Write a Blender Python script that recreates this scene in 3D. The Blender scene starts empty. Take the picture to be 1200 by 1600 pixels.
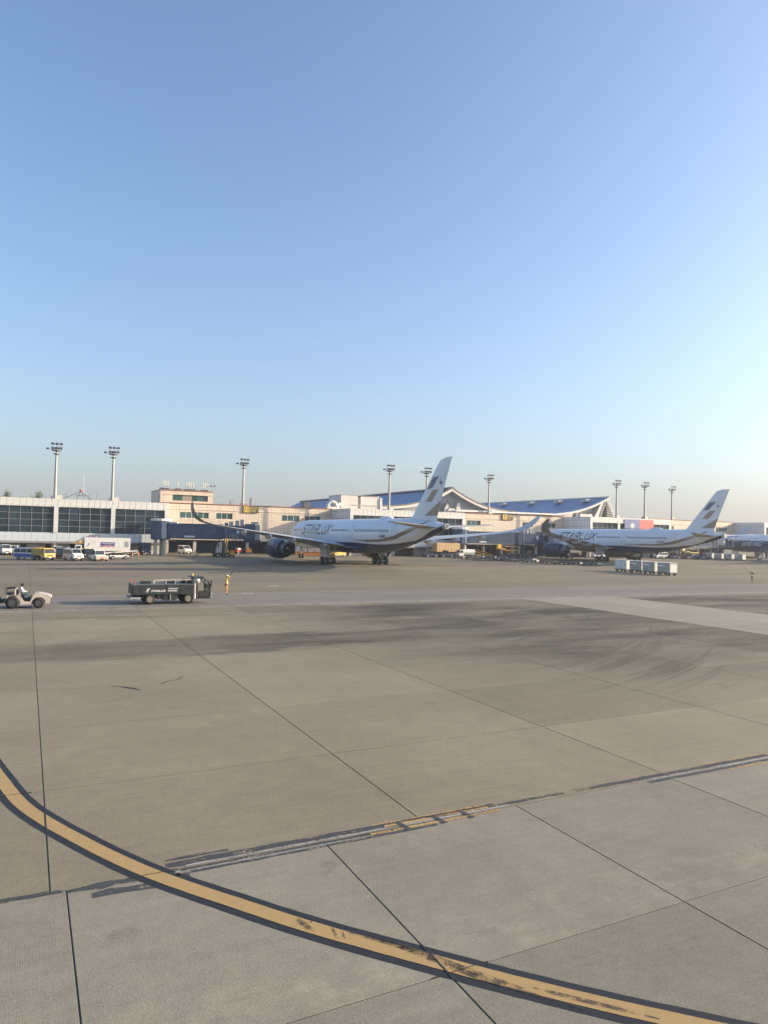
import bpy, bmesh, math, random
from mathutils import Vector, Matrix
R_ = math.radians
scene = bpy.context.scene
COL = scene.collection
rnd = random.Random(7)

# ---------------------------------------------------------------- camera, sky, sun, exposure
# World axes: +Y runs towards the terminal, +X along its front, z = 0 is the apron.
F_PX, YAW, PITCH, ROLL, EYE = 1103.29, .46798, .03138, -.02259, 5.68
cam_d = bpy.data.cameras.new('camera')
cam = bpy.data.objects.new('camera', cam_d); COL.objects.link(cam)
scene.camera = cam
cam_d.sensor_fit = 'VERTICAL'; cam_d.sensor_height = 36.0
cam_d.lens = 36.0 * F_PX / 1600.0
cam_d.clip_start = .1; cam_d.clip_end = 6000
_f = Vector((math.sin(YAW)*math.cos(PITCH), math.cos(YAW)*math.cos(PITCH), math.sin(PITCH)))
_r = Vector((math.cos(YAW), -math.sin(YAW), 0)); _u = _r.cross(_f)
_r2 = _r*math.cos(ROLL) - _u*math.sin(ROLL); _u2 = _u*math.cos(ROLL) + _r*math.sin(ROLL)
cam.matrix_world = Matrix(((_r2.x, _u2.x, -_f.x, 0), (_r2.y, _u2.y, -_f.y, 0), (_r2.z, _u2.z, -_f.z, EYE), (0, 0, 0, 1)))

SUN_EL, SUN_AZ = R_(17), R_(-19)          # azimuth measured from +X towards +Y
sdir = Vector((math.cos(SUN_EL)*math.cos(SUN_AZ), math.cos(SUN_EL)*math.sin(SUN_AZ), math.sin(SUN_EL)))
world = bpy.data.worlds.new('World'); scene.world = world; world.use_nodes = True
wn = world.node_tree; wn.nodes.clear()
sky = wn.nodes.new('ShaderNodeTexSky'); sky.sky_type = 'NISHITA'; sky.sun_disc = False
sky.sun_elevation = SUN_EL; sky.sun_rotation = math.pi/2 - SUN_AZ
sky.air_density = 1.0; sky.dust_density = 3.0; sky.ozone_density = 3.0; sky.altitude = 0
bg = wn.nodes.new('ShaderNodeBackground'); bg.inputs['Strength'].default_value = .15
wo = wn.nodes.new('ShaderNodeOutputWorld')
wb = wn.nodes.new('ShaderNodeMix'); wb.data_type = 'RGBA'; wb.blend_type = 'MULTIPLY'; wb.inputs[0].default_value = 1      # white balance of the whole sky
wb.inputs[7].default_value = (1.065, 1.06, 1.065, 1)
wn.links.new(sky.outputs[0], wb.inputs[6]); 
# milky low air all round the horizon
gc = wn.nodes.new('ShaderNodeTexCoord'); sx = wn.nodes.new('ShaderNodeSeparateXYZ'); wn.links.new(gc.outputs['Generated'], sx.inputs[0])
def wm(op, p, q):
    nd = wn.nodes.new('ShaderNodeMath'); nd.operation = op
    for s_, v_ in zip(nd.inputs, (p, q)):
        if isinstance(v_, (int, float)): s_.default_value = v_
        else: wn.links.new(v_, s_)
    return nd.outputs[0]
hf = wm('MULTIPLY', .62, wm('POWER', 2.718, wm('DIVIDE', wm('MAXIMUM', sx.outputs[2], 0.), -.15)))
hm_ = wn.nodes.new('ShaderNodeMix'); hm_.data_type = 'RGBA'; hm_.inputs[7].default_value = (2.2, 2.27, 2.5, 1)
wn.links.new(hf, hm_.inputs[0]); wn.links.new(wb.outputs[2], hm_.inputs[6]); wn.links.new(hm_.outputs[2], bg.inputs[0]); wn.links.new(bg.outputs[0], wo.inputs[0])
sun_d = bpy.data.lights.new('sun', 'SUN'); sun_d.energy = 4.1; sun_d.angle = R_(.55); sun_d.color = (1, .83, .62)
sun = bpy.data.objects.new('sun', sun_d); COL.objects.link(sun)
sun.rotation_euler = (-sdir).to_track_quat('-Z', 'Y').to_euler(); sun.location = (0, 0, 80)
scene.view_settings.view_transform = 'Standard'; scene.view_settings.look = 'None'
scene.view_settings.exposure = .92; scene.view_settings.gamma = 1; scene.view_settings.use_curve_mapping = False
scene.render.engine = 'CYCLES'

# ---------------------------------------------------------------- materials
def srgb(r, g, b):
    f = lambda c: c/12.92 if c <= .04045 else ((c+.055)/1.055)**2.4
    return (f(r/255), f(g/255), f(b/255), 1)
class Nt:
    def __init__(s, name):
        s.mat = bpy.data.materials.new(name); s.mat.use_nodes = True
        s.t = s.mat.node_tree; s.b = s.t.nodes['Principled BSDF']
    def n(s, kind, **kw):
        nd = s.t.nodes.new(kind)
        for k, v in kw.items(): setattr(nd, k, v)
        return nd
    def put(s, sock, v):
        if isinstance(v, (int, float)): sock.default_value = v
        elif isinstance(v, (tuple, list)): sock.default_value = v
        else: s.t.links.new(v, sock)
    def m(s, op, a, b=0., c=None):
        nd = s.n('ShaderNodeMath', operation=op); s.put(nd.inputs[0], a); s.put(nd.inputs[1], b)
        if c is not None: s.put(nd.inputs[2], c)
        return nd.outputs[0]
    def step(s, x, lo, hi):                      # smooth 0..1
        nd = s.n('ShaderNodeMapRange', interpolation_type='SMOOTHSTEP'); s.put(nd.inputs[0], x)
        nd.inputs[1].default_value = lo; nd.inputs[2].default_value = hi
        return nd.outputs[0]
    def rng(s, x, a, b, c, d):
        nd = s.n('ShaderNodeMapRange'); s.put(nd.inputs[0], x)
        for i, v in enumerate((a, b, c, d)): nd.inputs[i+1].default_value = v
        return nd.outputs[0]
    def mix(s, f, a, b, blend='MIX'):
        nd = s.n('ShaderNodeMix', data_type='RGBA', blend_type=blend)
        s.put(nd.inputs[0], f); s.put(nd.inputs[6], a); s.put(nd.inputs[7], b)
        return nd.outputs[2]
    def pos(s, kind='world'):
        if kind == 'world': return s.n('ShaderNodeNewGeometry').outputs['Position']
        return s.n('ShaderNodeTexCoord').outputs['Object']
    def xyz(s, v):
        nd = s.n('ShaderNodeSeparateXYZ'); s.put(nd.inputs[0], v); return nd.outputs
    def noise(s, v, scale, detail=3, rough=.55, mul=None):
        if mul:
            mp = s.n('ShaderNodeVectorMath', operation='MULTIPLY'); s.put(mp.inputs[0], v); mp.inputs[1].default_value = mul; v = mp.outputs[0]
        nd = s.n('ShaderNodeTexNoise'); s.put(nd.inputs['Vector'], v)
        nd.inputs['Scale'].default_value = scale; nd.inputs['Detail'].default_value = detail; nd.inputs['Roughness'].default_value = rough
        return nd.outputs[0]
    def ramp(s, x, pts):
        nd = s.n('ShaderNodeValToRGB'); s.put(nd.inputs[0], x); e = nd.color_ramp.elements
        while len(e) < len(pts): e.new(.5)
        for el, (p, v) in zip(e, pts): el.position = p; el.color = (v, v, v, 1) if not isinstance(v, tuple) else v
        return nd.outputs[0]
    def done(s, color, rough=.5, metal=0., bump=None, bstr=.2, spec=None, bdist=.01):
        s.put(s.b.inputs['Base Color'], color); s.put(s.b.inputs['Roughness'], rough); s.put(s.b.inputs['Metallic'], metal)
        if spec is not None: s.b.inputs['Specular IOR Level'].default_value = spec
        if bump is not None:
            bp = s.n('ShaderNodeBump'); bp.inputs['Strength'].default_value = bstr; bp.inputs['Distance'].default_value = bdist
            s.put(bp.inputs['Height'], bump); s.t.links.new(bp.outputs[0], s.b.inputs['Normal'])
        return s.mat
MATS = {}
def flat(name, col, rough=.5, metal=0., wear=.12, scale=3., spec=None):
    """plain paint / plastic / metal with a little dirt in colour and gloss"""
    if name in MATS: return MATS[name]
    t = Nt(name); p = t.pos('object')
    nz = t.noise(p, scale, 4, .6); c4 = tuple(col[:3])+(1,)
    dark = tuple(c*(1-wear*1.6) for c in col[:3])+(1,); lite = tuple(min(1, c*(1+wear*.5)) for c in col[:3])+(1,)
    MATS[name] = t.done(t.mix(t.rng(nz, .3, .7, 0, 1), dark, lite), t.rng(nz, .3, .7, rough*1.15, rough*.85), metal, spec=spec)
    return MATS[name]

# ---------------------------------------------------------------- mesh building
class MB:
    def __init__(s): s.v = []; s.f = []; s.mi = []
    def add(s, vs, fs, mi=0):
        o = len(s.v); s.v += [tuple(v) for v in vs]
        for f in fs: s.f.append([i+o for i in f]); s.mi.append(mi)
        return s
    def box(s, c, d, mi=0, rz=0, ry=0):
        x, y, z = d[0]/2, d[1]/2, d[2]/2
        vs = [Vector((a*x, b*y, e*z)) for e in (-1, 1) for a, b in ((-1, -1), (1, -1), (1, 1), (-1, 1))]
        if ry: vs = [Matrix.Rotation(ry, 3, 'Y') @ v for v in vs]
        if rz: vs = [Matrix.Rotation(rz, 3, 'Z') @ v for v in vs]
        c = Vector(c)
        return s.add([v+c for v in vs], [(3, 2, 1, 0), (4, 5, 6, 7), (0, 1, 5, 4), (1, 2, 6, 5), (2, 3, 7, 6), (3, 0, 4, 7)], mi)
    def b2(s, x0, x1, y0, y1, z0, z1, mi=0):
        return s.box(((x0+x1)/2, (y0+y1)/2, (z0+z1)/2), (x1-x0, y1-y0, z1-z0), mi)
    def tube(s, p0, p1, r0, r1=None, n=8, mi=0, cap=True):
        p0, p1 = Vector(p0), Vector(p1); r1 = r0 if r1 is None else r1
        d = (p1-p0).normalized(); a = d.orthogonal().normalized(); b = d.cross(a)
        vs = []
        for p, r in ((p0, r0), (p1, r1)):
            for i in range(n):
                t = 2*math.pi*i/n; vs.append(p+a*math.cos(t)*r+b*math.sin(t)*r)
        fs = [(i, (i+1) % n, n+(i+1) % n, n+i) for i in range(n)]
        if cap: fs += [tuple(range(n))[::-1], tuple(range(n, 2*n))]
        return s.add(vs, fs, mi)
    def path(s, pts, r, n=6, mi=0):
        for a, b in zip(pts, pts[1:]): s.tube(a, b, r, r, n, mi)
        return s
    def loft(s, rings, mi=0, cap=True, close=True):
        n = len(rings[0]); vs = [v for r in rings for v in r]; fs = []
        for k in range(len(rings)-1):
            for i in range(n if close else n-1):
                j = (i+1) % n; fs.append((k*n+i, k*n+j, (k+1)*n+j, (k+1)*n+i))
        if cap: fs += [tuple(range(n))[::-1], tuple((len(rings)-1)*n+i for i in range(n))]
        return s.add(vs, fs, mi)
    def lathe(s, prof, c=(0, 0, 0), axis='Y', n=20, mi=0, cap=True):
        """prof: (along axis, radius)"""
        c = Vector(c); rings = []
        for a, r in prof:
            ring = []
            for i in range(n):
                t = 2*math.pi*i/n; u, w = r*math.cos(t), r*math.sin(t)
                ring.append(c+Vector({'X': (a, u, w), 'Y': (w, a, u), 'Z': (u, w, a)}[axis]))
            rings.append(ring)
        return s.loft(rings, mi, cap)
    def prism(s, poly, y0, y1, mi=0, plane='XZ', taper=None):
        """extrude polygon (a, b) between y0 and y1; taper(b) scales the half width"""
        n = len(poly); vs = []
        for y in (y0, y1):
            for a, b in poly:
                k = taper(b) if taper else 1.
                vs.append({'XZ': (a, y*k, b), 'XY': (a, b, y), 'YZ': (y*k, a, b)}[plane])
        fs = [tuple(range(n)), tuple(range(n, 2*n))[::-1]]+[(i, n+i, n+(i+1) % n, (i+1) % n) for i in range(n)]
        return s.add(vs, fs, mi)
    def quad(s, a, b, c, d, mi=0): return s.add([a, b, c, d], [(0, 1, 2, 3)], mi)
    def mesh(s, name, smooth=None, bevel=0, seg=2):
        me = bpy.data.meshes.new(name); me.from_pydata(s.v, [], s.f); me.update()
        me.polygons.foreach_set('material_index', s.mi)
        bm = bmesh.new(); bm.from_mesh(me)
        bmesh.ops.remove_doubles(bm, verts=bm.verts, dist=1e-5)
        bmesh.ops.recalc_face_normals(bm, faces=bm.faces)
        if bevel:
            es = [e for e in bm.edges if len(e.link_faces) == 2 and e.calc_face_angle(0) > .5]
            bmesh.ops.bevel(bm, geom=es, offset=bevel, segments=seg, affect='EDGES', clamp_overlap=True)
        if smooth is not None:
            for f in bm.faces: f.smooth = True
            for e in bm.edges:
                if len(e.link_faces) == 2 and e.calc_face_angle(0) > smooth: e.smooth = False
        bm.to_mesh(me); bm.free()
        return me
    def build(s, name, mat, parent=None, smooth=None, bevel=0, seg=2):
        me = s.mesh(name, smooth, bevel, seg)
        for m in (mat if isinstance(mat, (list, tuple)) else [mat]): me.materials.append(m)
        return link(name, me, parent)
def link(name, me, parent=None, loc=None):
    o = bpy.data.objects.new(name, me); COL.objects.link(o)
    if parent: o.parent = parent
    if loc: o.location = loc
    return o
def tag(o, label=None, cat=None, group=None, kind=None):
    if label: o['label'] = label
    if cat: o['category'] = cat
    if group: o['group'] = group
    if kind: o['kind'] = kind
    return o
def thing(name, label, cat, loc=(0, 0, 0), rz=0., group=None):
    o = bpy.data.objects.new(name, None); COL.objects.link(o); o.empty_display_size = .3
    o.location = loc; o.rotation_euler = (0, 0, rz)
    return tag(o, label, cat, group)
KIDS = {}
def kids(o):
    return [c for c in bpy.data.objects if c.parent == o]
def copy_tree(o, parent=None):
    c = o.copy(); COL.objects.link(c); c.parent = parent
    for ch in kids(o): copy_tree(ch, c)
    return c
def dup(o, loc, rz, label, group=None):
    c = copy_tree(o); c.location = loc; c.rotation_euler = (0, 0, rz); c['label'] = label
    if group: c['group'] = group
    return c
def text(name, body, mat, parent, loc, size, rot, shear=0., ext=.01, ax=1., bold=0.):
    cu = bpy.data.curves.new(name, 'FONT'); cu.body = body; cu.size = size; cu.extrude = ext; cu.shear = shear
    cu.align_x = 'CENTER'; cu.align_y = 'CENTER'; cu.offset = bold; cu.resolution_u = 3
    t = bpy.data.objects.new('tmp', cu); COL.objects.link(t)
    dg = bpy.context.evaluated_depsgraph_get()
    me = bpy.data.meshes.new_from_object(t.evaluated_get(dg)); bpy.data.objects.remove(t)
    me.materials.clear(); me.materials.append(mat)
    for v in me.vertices: v.co.x *= ax
    o = link(name, me, parent, loc); o.rotation_euler = rot
    return o
# ================================================================ the apron
def concrete(name, ca, cb, ribs=False, stain=1., grain=.22, lines=False):
    t = Nt(name); p = t.pos(); x, y, z = t.xyz(p)
    big = t.noise(p, .22, 4, .6); mid = t.noise(p, 1.7, 4, .65); fine = t.noise(p, 26, 3, .7); pit = t.noise(p, 75, 2, .6)
    strk = t.noise(p, 1., 5, .62, (.07, 1.1, 1)); strk2 = t.noise(p, 1., 4, .65, (.35, 6., 1))
    c = t.mix(t.rng(big, .32, .68, 0, 1), ca, cb)
    v = t.m('ADD', t.rng(mid, .25, .75, -.1, .1), t.m('ADD', t.rng(fine, .2, .8, -grain, grain), t.rng(pit, .2, .8, -grain*.8, grain*.8)))
    v = t.m('ADD', v, t.rng(strk2, .25, .75, -.07, .07))
    agg = t.noise(p, 7., 9, .82); salt = t.noise(p, 34., 4, .95); v = t.m('ADD', v, t.m('ADD', t.rng(agg, .3, .7, -.12, .12), t.rng(salt, .3, .7, -.3, .3)))
    if stain:
        yj = t.m('ADD', y, t.rng(t.noise(p, 1., 4, .6, (.25, .6, 1)), .3, .7, -1.1, 1.1)); blot = t.noise(p, 1., 5, .62, (.09, .3, 1))
        band = t.m('MULTIPLY', t.m('MULTIPLY', t.step(yj, 32.4, 33.6), t.m('SUBTRACT', 1, t.step(yj, 37.4, 38.8))), t.m('MULTIPLY', t.rng(x, -4, 14, .4, 1), t.rng(blot, .3, .58, .16, .6)))
        band2 = t.m('MULTIPLY', t.m('MULTIPLY', t.step(x, 9, 26), t.m('MULTIPLY', t.step(y, 17, 29), t.m('SUBTRACT', 1, t.step(y, 50, 53)))), t.rng(blot, .34, .6, .24, .72))
        band3 = t.m('MULTIPLY', t.m('MULTIPLY', t.step(yj, 46, 48), t.m('SUBTRACT', 1, t.step(yj, 51, 53))), t.rng(strk, .35, .6, 0, .3))
        dk = t.m('MAXIMUM', t.m('MAXIMUM', band, band2), band3)
        # tyre sweeps turning on the right
        dx = t.m('SUBTRACT', x, 8.); dy = t.m('SUBTRACT', y, 62.)
        rr = t.m('SQRT', t.m('ADD', t.m('MULTIPLY', dx, dx), t.m('MULTIPLY', dy, dy)))
        cb_ = t.n('ShaderNodeCombineXYZ'); t.put(cb_.inputs[0], t.m('MULTIPLY', rr, 1.1)); t.put(cb_.inputs[1], t.m('MULTIPLY', x, .05))
        ring = t.noise(cb_.outputs[0], 1., 4, .6)
        sweep = t.m('MULTIPLY', t.m('MULTIPLY', t.step(x, 14, 26), t.m('MULTIPLY', t.step(y, 16, 24), t.m('SUBTRACT', 1, t.step(y, 40, 50)))), t.rng(ring, .44, .58, 0, .55))
        dk = t.m('MAXIMUM', dk, sweep)
        pale = t.m('MULTIPLY', t.m('MULTIPLY', t.step(y, 36, 42), t.m('SUBTRACT', 1, t.step(y, 47, 52))), t.rng(strk2, .5, .7, 0, .22))
        v = t.m('ADD', t.m('SUBTRACT', v, t.m('MULTIPLY', dk, stain)), t.m('MULTIPLY', pale, stain))
    vo = t.n('ShaderNodeTexVoronoi'); t.put(vo.inputs['Vector'], p); vo.inputs['Scale'].default_value = .55
    spot = t.m('MULTIPLY', t.m('SUBTRACT', 1, t.step(t.m('ADD', vo.outputs['Distance'], t.rng(mid, .3, .7, -.08, .08)), .03, .14)), t.m('GREATER_THAN', t.xyz(vo.outputs['Color'])[0], .62))
    v = t.m('SUBTRACT', v, t.m('MULTIPLY', spot, .2))
    if ribs:
        eff = t.m('MULTIPLY', t.m('MULTIPLY', t.step(y, 7.9, 8.05), t.m('SUBTRACT', 1, t.step(y, 8.3, 9.6))), t.rng(t.noise(p, 1.5, 5, .7), .5, .72, 0, .3))
        v = t.m('ADD', v, eff)
        wv = t.n('ShaderNodeTexWave', bands_direction='X'); t.put(wv.inputs[0], p); wv.inputs['Scale'].default_value = 11; wv.inputs['Distortion'].default_value = 2.2
        wv.inputs['Detail'].default_value = 2
        h = t.m('ADD', t.m('MULTIPLY', wv.outputs[0], .12), t.m('MULTIPLY', fine, 1.2)); v = t.m('ADD', v, t.rng(wv.outputs[0], 0, 1, -.012, .012))
    else: h = t.m('ADD', fine, t.m('MULTIPLY', pit, .6))
    if lines:                                          # joints too far off to be built
        fr = t.m('ABSOLUTE', t.m('SUBTRACT', t.m('FRACT', t.m('ADD', t.m('DIVIDE', t.m('SUBTRACT', x, .52), 6.77), 20.5)), .5))
        v = t.m('SUBTRACT', v, t.m('MULTIPLY', .35, t.m('LESS_THAN', fr, .0045)))
        fy = t.m('ABSOLUTE', t.m('SUBTRACT', t.m('FRACT', t.m('ADD', t.m('DIVIDE', y, 7.2), 20.5)), .5))
        v = t.m('SUBTRACT', v, t.m('MULTIPLY', .14, t.m('LESS_THAN', fy, .012)))
        far = t.noise(p, 1., 5, .6, (.018, .11, 1)); v = t.m('ADD', v, t.rng(far, .3, .7, -.2, .16))
    oi = t.n('ShaderNodeObjectInfo'); v = t.m('ADD', v, t.rng(oi.outputs['Random'], 0, 1, -.11, .08))
    mul = t.n('ShaderNodeVectorMath', operation='SCALE'); t.put(mul.inputs[0], c); t.put(mul.inputs['Scale'], t.m('ADD', 1, v))
    return t.done(mul.outputs[0], t.rng(mid, .3, .7, .8, .92), 0, h, .5, spec=.3, bdist=.006)
M_OLD = concrete('concrete_old', (0.235, 0.205, 0.141, 1), (0.200, 0.171, 0.119, 1), stain=1.)
M_NEW = concrete('concrete_new', (0.236, 0.214, 0.164, 1), (0.203, 0.181, 0.138, 1), ribs=True, stain=0, grain=.16)
M_LANE = concrete('concrete_lane', (0.270, 0.244, 0.192, 1), (0.239, 0.213, 0.165, 1), stain=0, grain=.1)
M_ROAD = concrete('concrete_road', (0.186, 0.168, 0.138, 1), (0.165, 0.149, 0.123, 1), stain=0, grain=.12, lines=True)
M_FAR = concrete('concrete_far', (0.201, 0.167, 0.111, 1), (0.165, 0.140, 0.095, 1), stain=0, grain=.08, lines=True)
M_SEAL = flat('joint_sealant', (.022, .021, .02), .7)
GW = 1500
tag(MB().quad((-GW, -GW, -.05), (GW, -GW, -.05), (GW, GW, -.05), (-GW, GW, -.05)).build('ground', M_FAR), kind='structure')
apron = tag(MB().quad((-26, -8, -.006), (90, -8, -.006), (90, 53, -.006), (-26, 53, -.006)).build('apron', M_SEAL), kind='structure')
_slab_cache = {}
def slab(x0, x1, y0, y1, mat, ga, gb):
    w, d = round(x1-x0-ga, 3), round(y1-y0-gb, 3)
    key = (w, d, mat.name)
    if key not in _slab_cache:
        b = .003; m = MB()
        ring = lambda e, z: [(-w/2+e, -d/2+e, z), (w/2-e, -d/2+e, z), (w/2-e, d/2-e, z), (-w/2+e, d/2-e, z)]
        m.loft([ring(0, -.04), ring(0, -b), ring(b, 0)])
        me = m.mesh('slab'); me.materials.append(mat); _slab_cache[key] = me
    return link('slab', _slab_cache[key], apron, ((x0+x1)/2, (y0+y1)/2, 0))
def in_view(x0, x1, y0, y1):
    for x, y in ((x0, y0), (x1, y0), (x0, y1), (x1, y1)):
        d = Vector((x, y, -EYE)); k = d.dot(_f)
        if k > .5 and abs(d.dot(_r2)/k) < .95 and d.dot(_u2)/k > -1.1: return True
    return False
# near slabs, ribbed newer pour
xs = [-7.95, -3.6, .75, 5.08, 9.45, 13.95, 18.35, 22.7]; ys = [-.7, 3.6, 7.9, 12.2]
for a, b in zip(xs, xs[1:]):
    for c, d in zip(ys, ys[1:]):
        slab(a, b, c, d, M_NEW, .024, .016)
# older slabs up to the service road
xs = [-26.5, -19.8, -13.02, -6.25, .52, 7.22, 14.05, 20.83, 27.6, 34.37, 41.14, 46.8, 52.5, 59.3, 66., 72.8, 79.6, 86.4]
ys = [12.2, 16.95, 22.1, 27.25, 32.4, 37.55, 42.7, 47.85, 53.]
for a, b in zip(xs, xs[1:]):
    for c, d in zip(ys, ys[1:]):
        if in_view(a, b, c, d) or -20 < a < 8:
            slab(a, b, c, d, M_LANE if 41 < a < 50 else M_OLD, .026, .03)
# service road band and the apron beyond the built slabs
tag(MB().quad((-120, 53.02, -.004), (330, 53.02, -.004), (330, 63.6, -.004), (-120, 63.6, -.004)).build('service_road', M_ROAD), kind='structure')
tag(MB().quad((-120, 63.62, -.008), (420, 63.62, -.008), (420, 260, -.008), (-120, 260, -.008)).build('parking_apron', M_FAR), kind='structure')

# ---- painted markings
def paint(name, col, wear=.5, rough=.65, sc=6., rub=0., ragged=0.):
    t = Nt(name); p = t.pos(); n1 = t.noise(p, sc, 5, .7); n2 = t.noise(p, 40, 2, .6)
    c = t.mix(t.rng(n1, .5, .72, 0, wear), tuple(col)+(1,), tuple(k*.55+.03 for k in col)+(1,))
    if rub:
        s = t.noise(p, 1., 4, .7, (2., 2., 1)); w = t.n('ShaderNodeTexWave', bands_direction='DIAGONAL'); t.put(w.inputs[0], p)
        w.inputs['Scale'].default_value = 1.3; w.inputs['Distortion'].default_value = 6; w.inputs['Detail'].default_value = 3
        c = t.mix(t.m('MULTIPLY', t.step(s, .52, .66), t.m('MULTIPLY', w.outputs[0], rub)), c, (.06, .05, .045, 1))
    t.done(c, rough, 0, n2, .3, spec=.3, bdist=.003)
    if ragged:                                       # paint worn through to the concrete
        g = t.m('ADD', t.m('MULTIPLY', t.noise(p, 1., 6, .75, (.9, 7., 1)), .6), t.m('MULTIPLY', t.noise(p, 14, 4, .7), .4))
        al = t.step(g, ragged-.04, ragged+.05)
        if name == 'tyre_skid': al = t.m('MULTIPLY', .8, t.step(t.m('ADD', t.m('MULTIPLY', t.noise(p, 45, 5, .8), .55), t.m('MULTIPLY', t.noise(p, 5, 3, .6), .45)), .42, .6))
        t.put(t.b.inputs['Alpha'], al)
    return t.mat
M_YEL = paint('yellow_paint', (.385, .258, .108), .3, ragged=.37); M_SKID = paint('tyre_skid', (.07, .06, .052), .3, ragged=.52); M_BLK = paint('black_paint', (.022, .024, .028), .12, ragged=.34)
M_WHT = paint('white_paint', (.45, .44, .41), .6, sc=1.2, ragged=.42); M_WW = paint('worn_white_paint', (.36, .355, .34), .8, ragged=.46); M_OLDY = paint('worn_yellow_paint', (.44, .28, .10), .8, ragged=.45); M_GRY = paint('worn_black_paint', (.06, .062, .064), .6, sc=2.5, ragged=.46)
def ribbon(m, pts, off0, off1, z, jag=0.):
    P = [Vector((p[0], p[1], 0)) for p in pts]; L = []; Rr = []
    for i, p in enumerate(P):
        d = (P[min(i+1, len(P)-1)]-P[max(i-1, 0)]).normalized(); n = Vector((d.y, -d.x, 0))*-1
        L.append(p+n*(off0+rnd.uniform(-jag, jag))+Vector((0, 0, z))); Rr.append(p+n*(off1+rnd.uniform(-jag, jag))+Vector((0, 0, z)))
    for i in range(len(P)-1): m.quad(Rr[i], Rr[i+1], L[i+1], L[i])
    return m
ctl = [(-1.6, 24.2), (-.86, 20.7), (-.32, 18.1), (.18, 16.09), (1.01, 14.15), (1.98, 12.3), (3.13, 10.63), (3.94, 9.53), (5.17, 8.06), (5.99, 7.13), (6.85, 6.22), (8.2, 4.9), (10., 3.3)]
def spline(c, k=10):
    o = []
    for i in range(1, len(c)-2):
        p0, p1, p2, p3 = [Vector((*q, 0)) for q in c[i-1:i+3]]
        for j in range(k):
            t = j/k; o.append(.5*((2*p1)+(p2-p0)*t+(2*p0-5*p1+4*p2-p3)*t*t+(3*p1-p0-3*p2+p3)*t**3))
    return [(v.x, v.y) for v in o]
arc = spline(ctl)
line = tag(ribbon(MB(), arc, .275, -.275, .004, .004).build('taxi_line', M_BLK), kind='structure')
ribbon(MB(), arc, .14, -.14, .008, .003).build('yellow_stripe', M_YEL, line)
# joints cut through the painted line
for (x0, y0, x1, y1, w) in ((5.08, 7.78, 5.08, 8.6, .03), (4.85, 7.9, 5.7, 7.9, .014), (.52, 14.7, .52, 16.0, .03), (1.65, 12.2, 2.45, 12.2, .018), (-.35, 16.95, .3, 16.95, .016)):
    if abs(x1-x0) < .1: MB().b2(x0-w/2, x0+w/2, y0, y1, -.01, .0105).build('joint_cut', M_SEAL, line)
    else: MB().b2(x0, x1, y0-w/2, y0+w/2, -.01, .0105).build('joint_cut', M_SEAL, line)
# tyre scuffs dragged over the line
for pts, w in (([(4.2, 9.42), (4.6, 8.95), (5.0, 8.4), (5.35, 7.85), (5.8, 7.2)], .06), ([(4.35, 9.3), (4.75, 8.75), (5.1, 8.15), (5.5, 7.5), (6.3, 6.5)], .045), ([(3.75, 9.95), (3.78, 9.75), (3.86, 9.5)], .05), ([(4.12, 9.5), (4.08, 9.25)], .02), ([(4.22, 9.4), (4.17, 9.15)], .014), ([(5.9, 7.2), (6.3, 6.75), (6.9, 6.1)], .04)):
    q = spline([(2*pts[0][0]-pts[1][0], 2*pts[0][1]-pts[1][1])]+pts+[(2*pts[-1][0]-pts[-2][0], 2*pts[-1][1]-pts[-2][1])], 6)+[pts[-1]]; m = MB(); n = len(q)-1; pv_ = None
    for i, (px_, py_) in enumerate(q):                # thins out at both ends
        a_ = q[max(0, i-1)]; b_ = q[min(n, i+1)]; d_ = Vector((b_[0]-a_[0], b_[1]-a_[1])).normalized(); k_ = w*math.sin(math.pi*min(1, (i+.15)/(n+.3)))**.6+.002
        cur = ((px_-d_.y*k_, py_+d_.x*k_, .0115), (px_+d_.y*k_, py_-d_.x*k_, .0115))
        if pv_: m.quad(pv_[1], cur[1], cur[0], pv_[0])
        pv_ = cur
    m.build('tyre_scuff', M_SKID, line)
# the old marking that was half covered, along the edge between the two pours
old = tag(ribbon(MB(), [(2.3+.25*i, 12.33) for i in range(28)], .17, -.02, .004, .03).build('old_edge_marking', M_GRY), kind='structure')
def strip(nm, mt, x0, x1, y0, y1, z, jag=.012):
    n = max(3, int((x1-x0)/.22)); ribbon(MB(), [(x0+(x1-x0)*i/n, (y0+y1)/2) for i in range(n+1)], (y1-y0)/2, -(y1-y0)/2, z, jag).build(nm, mt, old)
strip('white_stripe', M_WW, 2.6, 9.3, 12.24, 12.29, .0075, .006); strip('white_stripe', M_WW, 2.2, 5.6, 12.06, 12.10, .0075, .008)
strip('dark_stripe', M_GRY, 2.4, 7.4, 11.98, 12.06, .004); strip('dark_stripe', M_GRY, 2.5, 6.6, 12.12, 12.2, .004)
strip('yellow_stripe', M_OLDY, 6.4, 8.85, 12.30, 12.38, .0078, .008); strip('yellow_stripe', M_OLDY, 6.0, 8.98, 12.08, 12.16, .0078, .008); strip('yellow_stripe', M_OLDY, 6.2, 8.85, 12.46, 12.50, .0078, .012)
for xx in (6.75, 7.55, 8.2): MB().box((xx, 12.23, .0085), (.12, .46, .003), rz=.15).build('dark_patch', M_GRY, old)
strip('dark_stripe', M_GRY, 9.1, 10.9, 12.30, 12.42, .004, .02); strip('dark_stripe', M_GRY, 11.2, 17.9, 12.28, 12.43, .004, .02)
strip('dark_stripe', M_GRY, 13.2, 19., 12.02, 12.14, .0042); strip('white_stripe', M_WW, 13.4, 20, 12.18, 12.23, .0075, .006); strip('yellow_stripe', M_OLDY, 15.6, 21, 12.44, 12.5, .0078, .008); strip('yellow_stripe', M_OLDY, 15.9, 21, 11.93, 11.99, .0078, .008)
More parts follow.
